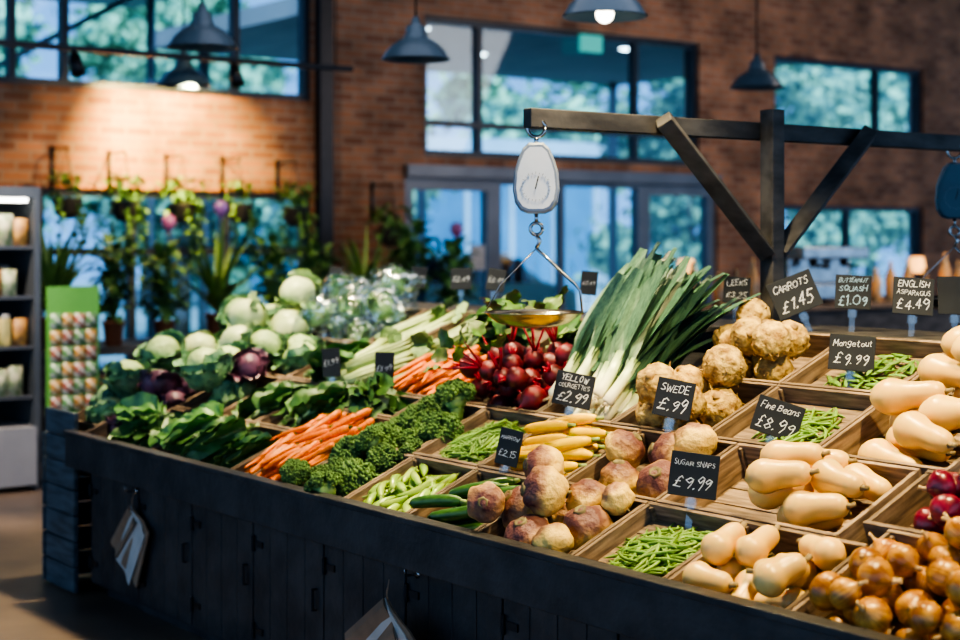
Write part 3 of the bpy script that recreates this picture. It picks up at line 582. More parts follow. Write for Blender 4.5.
def strokes(txt,wd,hm,th=.5):
    u=trng.uniform; segs=[];x=0; lean=u(.05,.35); slope=u(-.03,.07)
    for ch in txt:
        if ch==' ': x+=2.4; continue
        g=FT[ch]; w=max(p[0] for s in g for p in s); dy=u(-.6,.6)+slope*x; sc=u(.8,1.16); sx=u(.78,1.12)
        for s in g: segs.append([(x+p[0]*sx+lean*p[1]+u(-.2,.2),p[1]*sc+dy+u(-.2,.2)) for p in s])
        x+=w*sx+u(.8,1.5)
    xs=[p[0] for s in segs for p in s]; k=min(wd/(max(xs)-min(xs)),hm/6); cx=(max(xs)+min(xs))/2; m=MB()
    for s in segs:
        for a,b_ in zip(s,s[1:]):
            t2=th*u(.75,1.15)
            a2,b2=Vector(((a[0]-cx)*k,(a[1]-3)*k,0)),Vector(((b_[0]-cx)*k,(b_[1]-3)*k,0)); d=(b2-a2).normalized(); n=Vector((-d.y,d.x,0))*t2*k; e=d*t2*k*.7
            q=[a2-e-n*.5,a2-e*1.2,a2-e+n*.5,a2+n,b2+n,b2+e+n*.5,b2+e*1.2,b2+e-n*.5,b2-n,a2-n]; m.add(q,[tuple(range(10))[::-1]])
    return m
def tag(X,Y,Z,w,h,lines,yaw=38,roll=0,tilt=-8,chalkm=None,stem=.1):
    M=T(X,Y,Z)@R(math.radians(yaw),'Z')@R(math.radians(roll),'Y')@R(math.radians(tilt),'X')
    lab='black chalkboard price tag'+(' reading '+' '.join(lines) if lines else ' on a clear peg')
    o=ob('price_tag',MB().box(-w/2,w/2,-.003,.003,-h/2,h/2).mesh('price_tag',slate,False),M,None,lab,'price tag','chalkboard price tags',bevel=.001)
    ob('tag_holder',MB().box(-.010,.010,.003,.006,-h/2-stem,-h/2+.03).box(-.016,.016,-.006,.012,-h/2-stem*.3,-h/2-.004).mesh('tag_holder',clearp,False),I4,o)
    n=len(lines)
    for i,t in enumerate(lines):
        price=('£' in t); me=strokes(t,w*trng.uniform(.76,.84),h*(.40 if price else (.2 if n==2 else .17)),.27 if price else .33).mesh('lettering',chalkm or chalk,False)
        ztop={2:(.26,-.18),3:(.33,.1,-.24),1:(0,)}[n][i]*h
        ob('lettering',me,T(0,-.0036,ztop)@R(PI/2,'X'),o)
tag(-4.07,3.42,1.14,.135,.115,['YELLOW','COURGETTES','£2.99'],36,10)
tag(-3.58,3.42,1.15,.12,.12,['SWEDE','£.99'],36,10,stem=.13)
tag(-3.206,3.14,.98,.14,.125,['SUGAR SNAPS','£9.99'],34,5)
tag(-4.08,3.15,.965,.085,.12,['MARROW','£2.15'],22,9)
tag(-3.31,3.60,1.10,.145,.112,['Fine Beans','£8.99'],40,17)
tag(-3.33,3.97,1.285,.145,.115,['Mangetout','£9.99'],40,4)
tag(-4.16,4.30,1.46,.10,.10,['LEEKS','£3.25'],48,4)
tag(-3.80,4.22,1.455,.165,.135,['CARROTS','£1.45'],52,-22)
tag(-3.66,4.37,1.465,.125,.12,['BUTTERNUT','SQUASH','£1.09'],46,3,chalkm=chalkb)
tag(-3.36,4.32,1.46,.135,.125,['ENGLISH','ASPARAGUS','£4.49'],46,4)
tag(-3.33,4.5,1.46,.11,.13,[],50,0)
for X,Y,Z,w,h_ in((-5.69,3.44,1.13,.08,.12),(-5.31,3.46,1.13,.08,.13),(-5.87,4.25,1.47,.10,.1),(-5.6,4.25,1.47,.085,.1),(-6.22,4.25,1.47,.08,.1),(-4.96,4.25,1.47,.07,.1),(-6.99,4.25,1.46,.07,.1),(-6.63,3.6,1.16,.07,.12),(-6.5,4.3,1.47,.08,.1)):
    tag(X,Y,Z,w,h_,['£1.99'] if h_>.11 else ['£2.49'],40,rng.uniform(-8,12))
# ---------------------------------------------------------------- paper bags on hooks
paper=mt('white_paper',(.50,.48,.46),(.4,.38,.36),6,.8,.3,20,.05); kraft=mt('kraft_paper',(.30,.20,.13),(.20,.135,.09),6,.8,.3,20,.05)
def bags(X,Y,Z,rot,w,h_,lab):
    def sheet(y0,y1,a,w_,h2):
        m=MB(); K=R(a,'Y'); n=6
        vs=[];fs=[]
        for j in range(2):
            for i in range(n+1):
                for k in range(2): vs.append(K@Vector((w_*i/n,(y0,y1)[j]-.006*math.sin(i*1.4),-h2*k)))
        for i in range(n):
            a0=i*2; b0=(n+1)*2+i*2; fs+=[(a0,a0+1,a0+3,a0+2),(b0,b0+2,b0+3,b0+1),(a0,a0+2,b0+2,b0),(a0+1,b0+1,b0+3,a0+3)]
        fs+=[(0,(n+1)*2,(n+1)*2+1,1),(2*n,2*n+1,(n+1)*2+2*n+1,(n+1)*2+2*n)]
        return m.add(vs,fs)
    o=ob('paper_bag_bundle',sheet(-.016,-.012,rot,w,h_).mesh('paper_bag_bundle',paper,False),T(X,Y,Z),None,lab,'paper bags','paper bags hung on the counter')
    ob('brown_bag',sheet(-.011,-.003,rot-.14,w*1.08,h_*.98).mesh('brown_bag',kraft,False),I4,o,'brown kraft paper')
    ob('brown_bag',sheet(-.024,-.018,rot+.22,w*.5,h_*.9).mesh('brown_bag',kraft,False),I4,o,'brown kraft paper')
    ob('string',MB().tube([(.01,-.012,-.02),(.006,-.01,.02),(0,0,.055),(-.003,-.008,.02),(.005,-.012,-.02)],[.002]*5,5).mesh('string',kraft),I4,o)
bags(-6.33,2.83,.50,.60,.19,.29,'white and brown paper bags strung on a hook of the counter')
bags(-4.17,2.735,.51,.75,.28,.31,'folded white and brown paper bags on a metal hook')
for X,Z,Y in((-6.33,.56,2.83),(-4.17,.57,2.835)):
    ob('hook',MB().tube([(0,.01,.0),(0,-.03,0),(0,-.04,.012),(0,-.04,.03)],[.004]*4,6).tube([(0,.012,0),(0,.006,0)],[.014,.014],10).mesh('hook',steel),T(X,Y,Z),None,'small metal hook screwed to the counter front','hook','counter hooks')
# ---------------------------------------------------------------- room
XW=-12.5
ops=[(2.6,7.35,2.93,4.7),(4.75,7.35,.5,2.08),(8.61,12.33,2.476,3.84),(8.38,12.62,0,2.26),(13.54,16.28,2.93,3.80),(13.54,16.28,.9,2.06)]
ys=sorted({-2,24,*[o[0] for o in ops],*[o[1] for o in ops]}); zs=sorted({0,5,*[o[2] for o in ops],*[o[3] for o in ops]})
m=MB()
for a,bb in zip(ys,ys[1:]):
    for c,d in zip(zs,zs[1:]):
        cy,cz=(a+bb)/2,(c+d)/2
        if any(o[0]<cy<o[1] and o[2]<cz<o[3] for o in ops): continue
        m.box(XW-.25,XW,a,bb,c,d)
brick=mbrick('brick_wall',(.38,.175,.09),(.20,.085,.048),(.29,.21,.15))
ob('wall_back',m.mesh('wall_back',brick,False),I4,None,'brown brick wall with tall glazing','wall',kind='structure')
floorm=mt('polished_concrete',(.26,.19,.14),(.09,.075,.068),1.3,.35,.1,10,0,lo=.3,hi=.7)
ob('floor',MB().box(-12.5,5,-4,22,-.1,0).mesh('floor',floorm,False),I4,None,'dark mottled polished concrete floor','floor',kind='structure')
ceilm=mt('ceiling_board',(.10,.10,.11),(.07,.07,.08),1,.9,0,10,0)
ob('ceiling',MB().box(-12.75,5,-5,23,5,5.15).mesh('ceiling',ceilm,False),I4,None,'dark ceiling high above the shop','ceiling',kind='structure')
ob('trim_1',MB().box(XW,XW+.1,7.38,7.52,0,5).mesh('trim',blackm,False),I4,None,'dark steel column against the brick wall','column',kind='structure')
def window(n,y0,y1,z0,z1,mull,trans,mm=frame,t=.06,lab='dark metal framed window'):
    m=MB(); xa,xb=XW-.16,XW-.04
    m.box(xa,xb,y0,y0+t,z0,z1);m.box(xa,xb,y1-t,y1,z0,z1);m.box(xa,xb,y0+t,y1-t,z0,z0+t);m.box(xa,xb,y0+t,y1-t,z1-t,z1)
    for q in mull: m.box(xa+.01,xb-.01,q-t/2,q+t/2,z0+t,z1-t)
    for q in trans: m.box(xa+.015,xb-.015,y0+t,y1-t,q-t/2,q+t/2)
    o=ob(n,m.mesh(n,mm,False),I4,None,lab,'window' if 'window' in n else 'door',kind='structure')
    ob('pane',MB().box(XW-.105,XW-.095,y0+t,y1-t,z0+t,z1-t).mesh('pane',glass,False),I4,o)
    return o
window('window_1',2.6,7.35,2.93,4.7,(4.55,5.0,6.6),())
window('window_2',4.75,7.35,.5,2.08,(5.6,6.5),(1.55,))
window('window_3',8.61,12.33,2.476,3.84,(9.32,11.43),(2.8,))
window('window_4',13.54,16.28,2.93,3.80,(15.45,),())
window('window_5',13.54,16.28,.9,2.06,(14.9,),())
window('door_1',8.38,9.53,0,2.26,(),(),frame2,.12,'grey framed glass door with push bar')
window('door_2',9.53,11.50,0,2.26,(10.4,),(),frame2,.05,'grey framed glazed sliding entrance doors')
window('door_3',11.50,12.62,0,2.26,(),(),frame2,.12,'grey framed glass door')
ob('trim_2',MB().box(XW,XW+.06,8.38,12.62,2.262,2.38).mesh('trim',frame2,False),I4,None,'grey metal header above the entrance doors','trim',kind='structure')
ob('door_notice',MB().box(XW-.02,XW-.016,9.18,9.36,1.35,1.6).mesh('door_notice',paper,False),I4,None,'small white paper notice taped on the glass door','notice')
ob('exit_sign',MB().box(XW+.02,XW+.06,10.55,10.85,3.62,3.80).mesh('exit_sign',memit('exit_glow',(.05,.35,.30),.8),False),I4,None,'small green illuminated emergency exit sign','sign')
# outside
grass=mt('tarmac',(.30,.33,.36),(.18,.24,.22),.5,.9,0,10,0)
ob('ground',MB().box(-60,-12.76,-25,60,-.12,-.02).mesh('ground',grass,False),I4,None,'grey tarmac outside the shop','ground',kind='structure')
sof=mt('soffit',(.42,.36,.34),(.30,.27,.27),1,.8,0,10,0,stretch=(1,8,1))
cn=ob('entrance_canopy',MB().box(-17.5,-12.8,8.0,15.5,3.95,4.15).mesh('entrance_canopy',sof,False),I4,None,'flat canopy over the outside of the entrance','canopy')
for y in(8.6,11.8,15.2): ob('column',MB().tube([(-17.2,y,-.02),(-17.2,y,3.95)],[.07,.07],12).mesh('column',frame2),I4,cn)
wk=ob('walkway_roof',MB().box(-17.0,-15.2,1.0,7.6,4.35,4.45).mesh('walkway_roof',frame2,False),I4,None,'steel framed walkway roof outside the high windows','canopy')
for y in(1.2,3.2,5.2,7.4): ob('post',MB().tube([(-16.1,y,-.02),(-16.1,y,4.35)],[.05,.05],10).mesh('post',frame2),I4,wk)
for y in(1.2,3.2,5.2): ob('brace',MB().tube([(-16.1,y,3.2),(-16.1,y+2,4.35)],[.035,.035],8).mesh('brace',frame2),I4,wk)
palew=mt('pale_cladding',(.55,.62,.68),(.45,.52,.58),1,.6,0,5,0); bluegl=mt('blue_glazing',(.10,.28,.42),(.05,.16,.26),.6,.15,0,5,0)
for X,y0,y1,z1 in((-26,15.5,22.5,3.4),(-24.5,4.2,8.6,3.0)):
    pv=ob('glazed_pavilion',MB().box(X-4,X,y0,y1,-.02,.5).box(X-4.2,X+.3,y0-.2,y1+.2,z1,z1+.35).mesh('glazed_pavilion',palew,False),I4,None,'low pale pavilion with blue glazing across the yard','building')
    ob('glazing',MB().box(X-3.9,X-.08,y0+.05,y1-.05,.5,z1).mesh('glazing',bluegl,False),I4,pv)
    n=int((y1-y0)/1.1)
    for i in range(n+1):
        y=y0+(y1-y0)*i/n; ob('mullion',MB().box(X-.07,X,y-.05,y+.05,.5,z1).mesh('mullion',palew,False),I4,pv)
lampglow=memit('lamp_glow',(1,.93,.8),14)
for X,Y in((-14,9.6),(-15.5,11.5),(-14,12.6),(-15.8,9.3)):
    ob('downlight',MB().lathe([(.0,3.935),(.07,3.935),(.09,3.94),(.09,3.949)],16).mesh('downlight',lampglow),T(X,Y,0),None,'round recessed downlight in the canopy underside','downlight','canopy downlights')
leafm=mt('tree_foliage',(.46,.64,.36),(.05,.15,.10),5,.8,0,3,.3,lo=.42,hi=.58); barkm=mt('bark',(.1,.08,.06),(.05,.04,.03),4,.9,.5,8,.1)
def tree(sd):
    c=MB(); cl=[]
    for i in range(30):
        a=rng.uniform(0,6.3); rr=rng.uniform(0,1.9); z=rng.uniform(1.3,5.8); r=rng.uniform(.4,.8); p=Vector((rr*math.cos(a),rr*math.sin(a),z)); cl.append((p,r)); c.ball(p,r*.65,2,amp=.9,fr=2.6,seed=i+sd)
    for i in range(3200):
        p,r=cl[i%30]; d=Vector((rng.gauss(0,1),rng.gauss(0,1),rng.gauss(0,1))).normalized(); q=p+d*r*rng.uniform(.6,1.4); s=rng.uniform(.07,.17)
        e=Vector((rng.gauss(0,1),rng.gauss(0,1),rng.gauss(0,1))).normalized(); f_=d.cross(e).normalized()
        c.add([q-e*s,q-f_*s*.6,q+e*s,q+f_*s*.6],[(0,1,2,3)])
    t=MB().tube([(0,0,-.03),(.05,0,1.2),(0,.1,3)],[.2,.15,.1],8,jit=.1)
    for i in range(4): a=i*1.6; t.tube([(0,0,1.4+i*.2),(.7*math.cos(a),.7*math.sin(a),3)],[.07,.03],6)
    return c.mesh('foliage',leafm,False),t.mesh('tree',barkm)
TR=[tree(i*9) for i in range(3)]
for i,(X,Y,k) in enumerate(((-20.5,1.2,.9),(-22.8,11.0,.75),(-23,14.2,.7),(-20,19.5,.8),(-22.5,25.5,1.0),(-33,10.5,1.2),(-35,16,1.2),(-21,30,.9),(-33,26,1.4),(-31,0.8,.9),(-41,11,1.5),(-42,20,1.6),(-36,4,1.3),(-27,33,1.2))):
    f,t=TR[i%3]; o=ob('tree',t,T(X,Y,0)@R(i*1.3,'Z')@SC(k,k,k),None,'leafy green tree outside the glazing','tree','trees outside'); ob('foliage',f,I4,o)
# car outside
carw=mt('car_paint',(.75,.72,.55),(.6,.6,.5),2,.3,0,10,0); tyre=mt('tyre',(.02,.02,.02))
co=[(-2.1,.35),(-2.1,.8),(-1.9,.95),(-1.1,1.02),(-.6,1.42),(.7,1.46),(1.4,1.05),(2.05,.9),(2.1,.35)]; m=MB(); n=len(co)
vs=[(-.85,a,z) for a,z in co]+[(.85,a,z) for a,z in co]; m.add(vs,[tuple(range(n)),tuple(range(n,2*n))[::-1]]+[(k,k+n,(k+1)%n+n,(k+1)%n) for k in range(n)])
car=ob('parked_car',m.mesh('parked_car',carw,False),T(-18.9,13.2,0),None,'pale parked car outside the entrance','car',bevel=.05)
for a in(-1.35,1.35):
    for s in(-1,1): ob('wheel',MB().tube([(s*.75,a,.32),(s*.9,a,.32)],[.33,.33],20).mesh('wheel',tyre,False),I4,car)
for a,b_ in((-.95,-.05),(.05,1.15)):
    w=MB().add([(.856,a+.05,1.02),(.856,b_,1.02),(.856,b_-.2*(a>0),1.38),(.856,a+.25*(a<0),1.36)],[(0,1,2,3)]); ob('side_window',w.mesh('side_window',blackm,False),I4,car)
# ---------------------------------------------------------------- pendant lamps
shade=mt('lamp_shade_enamel',(.085,.13,.165),(.06,.10,.13),3,.3,0,10,0)
bulb=memit('bulb',(1,.9,.72),9); frost=mt('frosted_bulb',(.3,.27,.23),rough=.4,bump=0)
PR=[(.21,0),(.2,.012),(.17,.06),(.12,.105),(.075,.13),(.06,.16),(.055,.2),(.03,.215),(.02,.26)]
sh=MB().lathe(PR+[(r-.006,z-.004) for r,z in PR[::-1]],28).mesh('shade',shade)
mkb=lambda mm,z0:MB().ball((0,0,z0),.045,2).lathe([(.045,z0),(.03,z0+.05),(.02,z0+.07)],12).mesh('bulb',mm)
bl=mkb(bulb,.01); bf=mkb(frost,.07)
for i,(X,Y,Z,k) in enumerate(((-8.18,4.08,2.76,.98),(-10.8,5.23,2.82,1),(-7.86,5.35,2.75,1),(-5.74,5.02,2.74,1),(-8.36,8.86,2.82,1))):
    o=ob('pendant_lamp',sh,T(X,Y,Z)@SC(k,k,k),None,'blue-grey enamel dome pendant lamp on a cable','lamp','dome pendant lamps')
    ob('bulb',bl if i==3 else bf,I4,o); ob('cable',MB().tube([(0,0,.25),(0,0,5-Z-.001)],[.006,.006],6).mesh('cable',blackm),I4,o)
o=ob('lighting_track',MB().box(-10.55,-10.5,3.0,6.55,2.98,3.02).mesh('lighting_track',blackm,False),I4,None,'black ceiling-hung lighting track','track')
for y in(3.6,6.4): ob('rod',MB().tube([(-10.52,y,3.02),(-10.52,y,4.999)],[.006,.006],6).mesh('rod',blackm),I4,o)
sp=MB().tube([(0,0,0),(.03,0,-.05),(.09,0,-.17)],[.02,.045,.05],12).mesh('track_spotlight',blackm)
for y in(4.25,5.5): ob('track_spotlight',sp,T(-10.525,y,2.978),None,'small black spotlight clipped on the track','spotlight','track spotlights')
# ---------------------------------------------------------------- hanging baskets and plants
vine=mt('vine_leaf',(.15,.31,.07),(.06,.16,.04),6,.55,.3,20,.2); pot=mt('dark_pot',(.03,.03,.035),(.05,.045,.04),5,.6,.1,20,.1); terr=mt('terracotta',(.3,.13,.07),(.22,.09,.05),5,.8,.1,20,.1)
def basket(sd):
    p=MB().lathe([(.001,-.16),(.06,-.155),(.10,-.11),(.125,0),(.13,.01),(.11,.0)],16)
    br=MB().tube([(-.33,0,.42),(-.0,0,.42),(.02,0,.40)],[.008]*3,6).box(-.335,-.325,-.015,.015,.1,.45)
    for i in range(3): a=i*2.1; br.tube([(.12*math.cos(a),.12*math.sin(a),0),(0,0,.4)],[.003,.003],4)
    l=MB()
    for i in range(46+18*sd):
        a=rng.uniform(0,6.3); r=rng.uniform(.02,.15+.03*sd); z=rng.uniform(-.05,.18)+.04; M=T(r*math.cos(a),r*math.sin(a),z)@R(a,'Z')@R(rng.uniform(-1,1.2),'Y'); l.leaf(rng.uniform(.06,.10),.03,M,nx=4,ny=2)
    for i in range(5+2*sd):
        a=rng.uniform(0,6.3); L=rng.uniform(.25,.65); P=[(.1*math.cos(a),.1*math.sin(a),.02),(.15*math.cos(a),.15*math.sin(a),-.1),(.16*math.cos(a),.16*math.sin(a),-L)]; l.tube(P,[.004]*3,4)
        for k in range(int(L*18)): z=-.05-k/18; M=T(.16*math.cos(a),.16*math.sin(a),z)@R(rng.uniform(0,6),'Z')@R(.6,'Y'); l.leaf(.07,.026,M,nx=3,ny=2)
    return p.mesh('basket',pot),br.mesh('bracket',blackm),l.mesh('foliage',vine)
BK=[basket(i) for i in range(3)]
for i,(y,z) in enumerate(((4.86,1.98),(5.36,1.96),(5.88,1.95),(6.42,1.95),(6.98,1.93),(8.0,1.75))):
    p,b_,l=BK[i%3]; o=ob('hanging_basket',p,T(XW+.34,y,z),None,'hanging basket of trailing green plants on the brick wall','hanging basket','hanging baskets along the wall'); ob('bracket',b_,I4,o); ob('foliage',l,I4,o)
balm=[mt('pink_balloon_skin',(.42,.16,.36),(.36,.12,.3),3,.25,0,9,0),mt('violet_balloon_skin',(.22,.13,.42),(.18,.1,.36),3,.25,0,9,0)]
for i,(y,z) in enumerate(((5.62,1.80),(6.10,1.92),(8.55,1.75))):
    bm_=MB().lathe([(.001,.10),(.05,.09),(.085,.05),(.095,0),(.08,-.05),(.045,-.10),(.015,-.13),(.006,-.14),(.016,-.155)],18,0,SC(.65,.65,.65)).mesh('balloon',balm[i%2])
    o=ob('balloon',bm_,T(XW+.62,y,z),None,('pink' if i%2==0 else 'violet')+' party balloon floating on a string above the bench','balloon','balloons by the windows')
    ob('string',MB().tube([(0,0,-.10),(.01,0,-.5),(0,0,-z+.832)],[.002]*3,4).mesh('string',frame2),I4,o)
PLF=[mt('plant_leaf_a',(.16,.30,.07),(.08,.18,.04),6,.5,.2,20,.2),mt('plant_leaf_b',(.11,.25,.07),(.06,.15,.045),6,.5,.2,20,.2)]
def bigplant(kind,sd):
    p=MB().lathe([(.001,0),(.09,0),(.12,.2),(.13,.2),(.125,.18),(.001,.18)],18); l=MB()
    n=30 if kind else 90
    for i in range(n):
        a=i*2.4; e=rng.uniform(.55,1.4)
        if kind: M=T(0,0,.2)@R(a,'Z')@R(-e,'Y'); l.leaf(rng.uniform(.4,.85),.035,M,curl=rng.uniform(.1,.8),ruf=.02,nx=7,ny=2,tip=.6)
        else:
            h=rng.uniform(.22,.85); r=rng.uniform(0,.2); M=T(r*math.cos(a),r*math.sin(a),h)@R(a,'Z')@R(rng.uniform(-.9,.5),'Y'); l.leaf(.16,.06,M,nx=5,ny=4); l.tube([(0,0,.18),(r*math.cos(a),r*math.sin(a),h)],[.006,.004],4)
    return p.mesh('potted_plant',terr),l.mesh('foliage',PLF[0 if kind else 1])
BP=[bigplant(1,0),bigplant(0,1),bigplant(0,2)]
bn=ob('plant_bench',MB().box(-12.1,-11.1,4.2,8.8,.78,.83).box(-12.05,-11.15,4.25,8.75,.25,.28).mesh('plant_bench',beamm,False),I4,None,'dark wooden bench holding potted plants','bench')
for x_ in(-12.05,-11.2):
    for y in(4.25,6.1,8.7): ob('leg',MB().box(x_,x_+.06,y,y+.06,0,.78).mesh('leg',beamm,False),I4,bn)
for i,(y,k) in enumerate(((4.46,1.15),(4.95,.95),(5.38,.9),(5.85,1.1),(6.35,.95),(6.78,.9),(7.25,1.05),(7.75,1.1),(8.2,.95))):
    p,l=BP[i%3]; o=ob('potted_plant',p,T(-11.45,y,.832)@R(i*.9,'Z')@SC(k*.75,k*.75,k),None,('spiky green yucca' if i%3==0 else 'broad-leaved green plant')+' in a terracotta pot on the bench','plant','potted plants on the bench'); ob('foliage',l,I4,o)
# shelf unit
su=ob('shelf_unit',MB().box(-10.75,-10.7,2.7,3.82,.0,2.0).box(-10.7,-10.02,2.7,2.74,0,2).box(-10.7,-10.02,3.78,3.82,0,2).box(-10.7,-10.02,2.74,3.78,1.93,2.0).mesh('shelf_unit',mt('grey_steel',(.16,.175,.19),(.12,.135,.15),2,.4,0,9,0,metal=.3),False),I4,None,'tall grey metal shelf unit stocked with groceries','shelf unit')
ob('base_panel',MB().box(-10.7,-9.98,2.74,3.78,.04,.42).mesh('base_panel',mt('pale_panel',(.42,.42,.42),(.34,.34,.35),2,.5,0,9,0),False),I4,su,'pale grey base panel')
for z in(.62,.95,1.28,1.61): ob('shelf',MB().box(-10.7,-10.05,2.74,3.78,z-.02,z).mesh('shelf',frame2,False),I4,su)
ob('strip_light',MB().box(-10.08,-10.04,2.78,3.74,1.90,1.925).mesh('strip_light',memit('strip_glow',(1,.95,.85),9),False),I4,su)
lidm=mt('jar_lid',(.45,.45,.42),(.3,.3,.3),5,.4,0,10,.3); jl=MB().lathe([(.034,.148),(.034,.168),(.001,.17)],14).mesh('lid',lidm)
JR=[MB().lathe([(.001,0),(.042,0),(.045,.01),(.045,.13),(.032,.15)],14).mesh('jar',mt('jar_contents_'+'abcd'[i],c,c2,9,.3,0,10,.4)) for i,(c,c2) in enumerate((((.65,.52,.2),(.25,.25,.1)),((.65,.18,.08),(.25,.08,.04)),((.22,.5,.12),(.08,.18,.06)),((.6,.5,.4),(.2,.15,.12))))]
tub=MB().lathe([(.001,0),(.05,0),(.06,.09),(.064,.092),(.001,.096)],16).mesh('tub',mt('white_tub',(.7,.7,.7),(.55,.55,.5),8,.4,0,9,.3))
pk_=[MB().box(-.03,.03,-.045,.045,0,.19).mesh('carton',mt('carton_print_'+'ab'[i],c,c2,20,.5,0,9,.3)) for i,(c,c2) in enumerate((((.15,.3,.1),(.75,.7,.5)),((.65,.38,.1),(.3,.15,.08))))]
for si,z in enumerate((.621,.951,1.281,1.611)):
    for row in (0,1):
        y=3.0+row*.04
        while y<3.73:
            t=rng.choice((0,1,3,3,2)); X=-10.12-row*.18
            if t<2: o=ob('jar',rng.choice(JR),T(X,y,z)@SC(1,1,rng.uniform(1.0,1.35)),None,'glass jar of preserves standing on the metal shelf','jar','jars on the shelf unit'); ob('lid',jl,I4,o); y+=.098
            elif t==2: ob('tub',tub,T(X,y+.01,z)@SC(1,1,rng.uniform(1.2,1.9)),None,'small white food tub on the metal shelf','tub','tubs on the shelf unit'); y+=.12
            else: ob('carton',rng.choice(pk_),T(X,y,z)@SC(1,1,rng.uniform(.9,1.25)),None,'small printed carton on the metal shelf','carton','cartons on the shelf unit'); y+=.1
# seed rack
greenp=mt('green_panel',(.18,.48,.10),(.14,.40,.08),3,.5,0,9,0); card=[mt('seed_packet_print_'+'abc'[i],c,c2,22,.5,0,9,.3,lo=.45,hi=.55) for i,(c,c2) in enumerate((((.75,.72,.6),(.35,.10,.06)),((.7,.72,.6),(.12,.3,.1)),((.75,.65,.42),(.5,.25,.05))))]
rk=ob('seed_packet_rack',MB().box(-10.03,-10.0,3.86,4.22,.48,1.34).mesh('seed_packet_rack',greenp,False),I4,None,'green display rack holding rows of seed packets','display rack')
ob('base',MB().box(-10.03,-10.0,3.9,3.93,0,.48).box(-10.03,-10.0,4.15,4.18,0,.48).box(-10.3,-9.85,3.88,4.2,.0,.03).mesh('base',blackm,False),I4,rk)
pkm=[MB().box(0,.012,-.036,.036,-.048,.048).mesh('seed_packet',c) for c in card]
for r_ in range(6):
    for c in range(4): ob('seed_packet',pkm[(r_*2+c)%3],T(-9.998,3.915+c*.082,.56+r_*.11),None,'small printed seed packet in the green rack','seed packet','seed packets in the rack')
# cafe counter
cc=ob('cafe_counter',MB().box(-9.6,-9.0,8.6,13.6,0,1.05).mesh('cafe_counter',beamm,False),I4,None,'dark wood service counter at the back of the shop','counter'); ob('worktop',MB().box(-9.65,-8.95,8.55,13.65,1.052,1.09).mesh('worktop',wood,False),I4,cc)
cof=ob('coffee_machine',MB().box(-.25,.25,-.4,.4,.05,.18).box(-.25,.05,-.4,.4,.18,.4).box(-.25,.25,-.42,.42,.4,.5).mesh('coffee_machine',steel,False),T(-9.3,10.6,1.09),None,'polished steel coffee machine on the service counter','coffee machine',bevel=.01)
for y in(-.2,.2): ob('group_head',MB().tube([(.15,y,.4),(.15,y,.33)],[.04,.035],12).tube([(.15,y,.34),(.33,y,.32)],[.012,.015],8).mesh('group_head',blackm),I4,cof)
for x_ in(-.2,.2):
    for y in(-.35,.35): ob('foot',MB().tube([(x_,y,0),(x_,y,.05)],[.02,.02],8).mesh('foot',blackm),I4,cof)
bot=MB().lathe([(.001,0),(.05,0),(.052,.01),(.052,.2),(.03,.27),(.018,.29),(.018,.34),(.001,.345)],14).mesh('bottle',mt('bottle_glass',(.6,.28,.06),(.12,.14,.10),8,.2,0,9,.6))
for y in(8.8,9.0,9.3,9.5,9.7,9.9,11.3,11.5,11.75,12.0,12.3,12.5,12.8,13.1,13.4): ob('bottle',bot,T(-9.2,y,1.091)@SC(1,1,rng.uniform(.8,1.3)),None,'amber glass bottle standing on the service counter','bottle','bottles on the service counter')
for y in(9.12,12.14):
    o=ob('table_lamp',MB().tube([(0,0,0),(0,0,.02),(0,0,.02),(0,0,.3)],[.07,.07,.01,.01],12).mesh('table_lamp',blackm,False),T(-9.4,y,1.091),None,'small table lamp with warm glowing shade','lamp','table lamps'); ob('lamp_shade',MB().lathe([(.09,.25),(.06,.4)],16).mesh('lamp_shade',memit('warm_shade',(1,.5,.15),2)),I4,o)
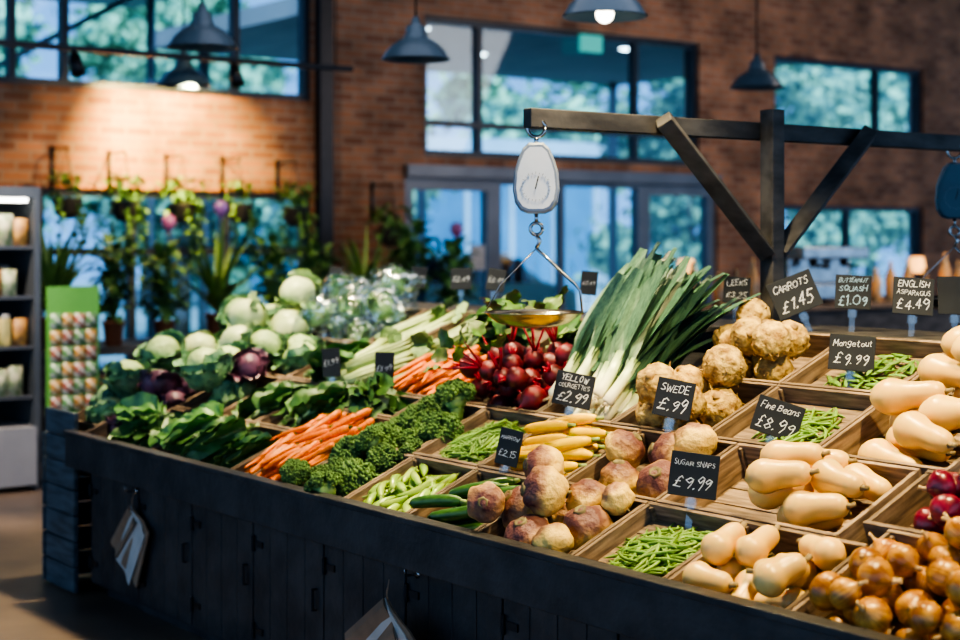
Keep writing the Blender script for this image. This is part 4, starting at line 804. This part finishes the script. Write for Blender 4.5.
# ---------------------------------------------------------------- lights
def spot(loc,to,e,col,size=70,r=.12,blend=.6):
    l=bpy.data.lights.new('spot','SPOT'); l.energy=e; l.color=col; l.spot_size=math.radians(size); l.spot_blend=blend; l.shadow_soft_size=r
    o=bpy.data.objects.new('spot_light',l); COL.objects.link(o); o.location=loc; o.rotation_euler=(Vector(to)-Vector(loc)).to_track_quat('-Z','Y').to_euler()
def area(loc,to,e,col,sx,sy):
    l=bpy.data.lights.new('area','AREA'); l.energy=e; l.color=col; l.shape='RECTANGLE'; l.size=sx; l.size_y=sy
    o=bpy.data.objects.new('area_light',l); COL.objects.link(o); o.location=loc; o.rotation_euler=(Vector(to)-Vector(loc)).to_track_quat('-Z','Y').to_euler()
warm=(1,.76,.36); w2=(1,.80,.46)
spot((-1.9,3.2,3.3),(-2.7,3.4,.95),450,warm,75,.08)
spot((-3.6,3.3,3.3),(-3.6,3.5,1),450,w2,75,.08)
spot((-5.2,3.4,3.3),(-5.2,3.5,1),450,w2,75,.08)
spot((-6.8,3.5,3.3),(-6.9,3.6,1),480,w2,75,.08)
spot((-11.5,5.65,3.05),(-12.5,5.85,2.45),720,(1,.70,.24),88,.04,.7)
spot((-10.9,5.35,2.82),(-12.5,5.9,1.9),160,(1,.66,.30),120,.04,.5)
spot((-9.0,11,4.6),(-9.2,11,1),260,(1,.6,.3),90)
spot((-8.5,6,4.5),(-11.5,6,1),110,w2,65)
spot((-9.1,2.6,3.4),(-10.1,3.5,.7),480,(1,.82,.65),62)
area((-7.5,6,4.9),(-9.5,7.5,1.5),120,(.9,.88,1),4,8)  # unseen fill under the ceiling, added to raise the general room ambient
area((-8.0,12,4.9),(-12,12,2),240,(1,.82,.7),3,6)  # added fill, no fixture, brightens the brick around the entrance
s=bpy.data.lights.new('sun','SUN'); s.energy=9; s.color=(.70,.90,1); s.angle=.2; o=bpy.data.objects.new('sun',s); COL.objects.link(o); o.rotation_euler=Vector((-.55,.25,-.75)).to_track_quat('-Z','Y').to_euler()
w=bpy.data.worlds.new('World'); S.world=w; w.use_nodes=True; bg=w.node_tree.nodes['Background']; bg.inputs[0].default_value=(.36,.62,1,1); bg.inputs[1].default_value=1.4
S.view_settings.look='AgX - High Contrast'
# ---------------------------------------------------------------- camera
c=bpy.data.cameras.new('Camera'); co=bpy.data.objects.new('Camera',c); COL.objects.link(co); S.camera=co
c.lens=58.5; c.sensor_width=36; c.shift_y=-80/960; co.location=(0,0,1.65); co.rotation_euler=(PI/2,0,math.radians(53.4)); c.clip_end=200
c.dof.use_dof=True; c.dof.focus_distance=4.7; c.dof.aperture_fstop=2.0
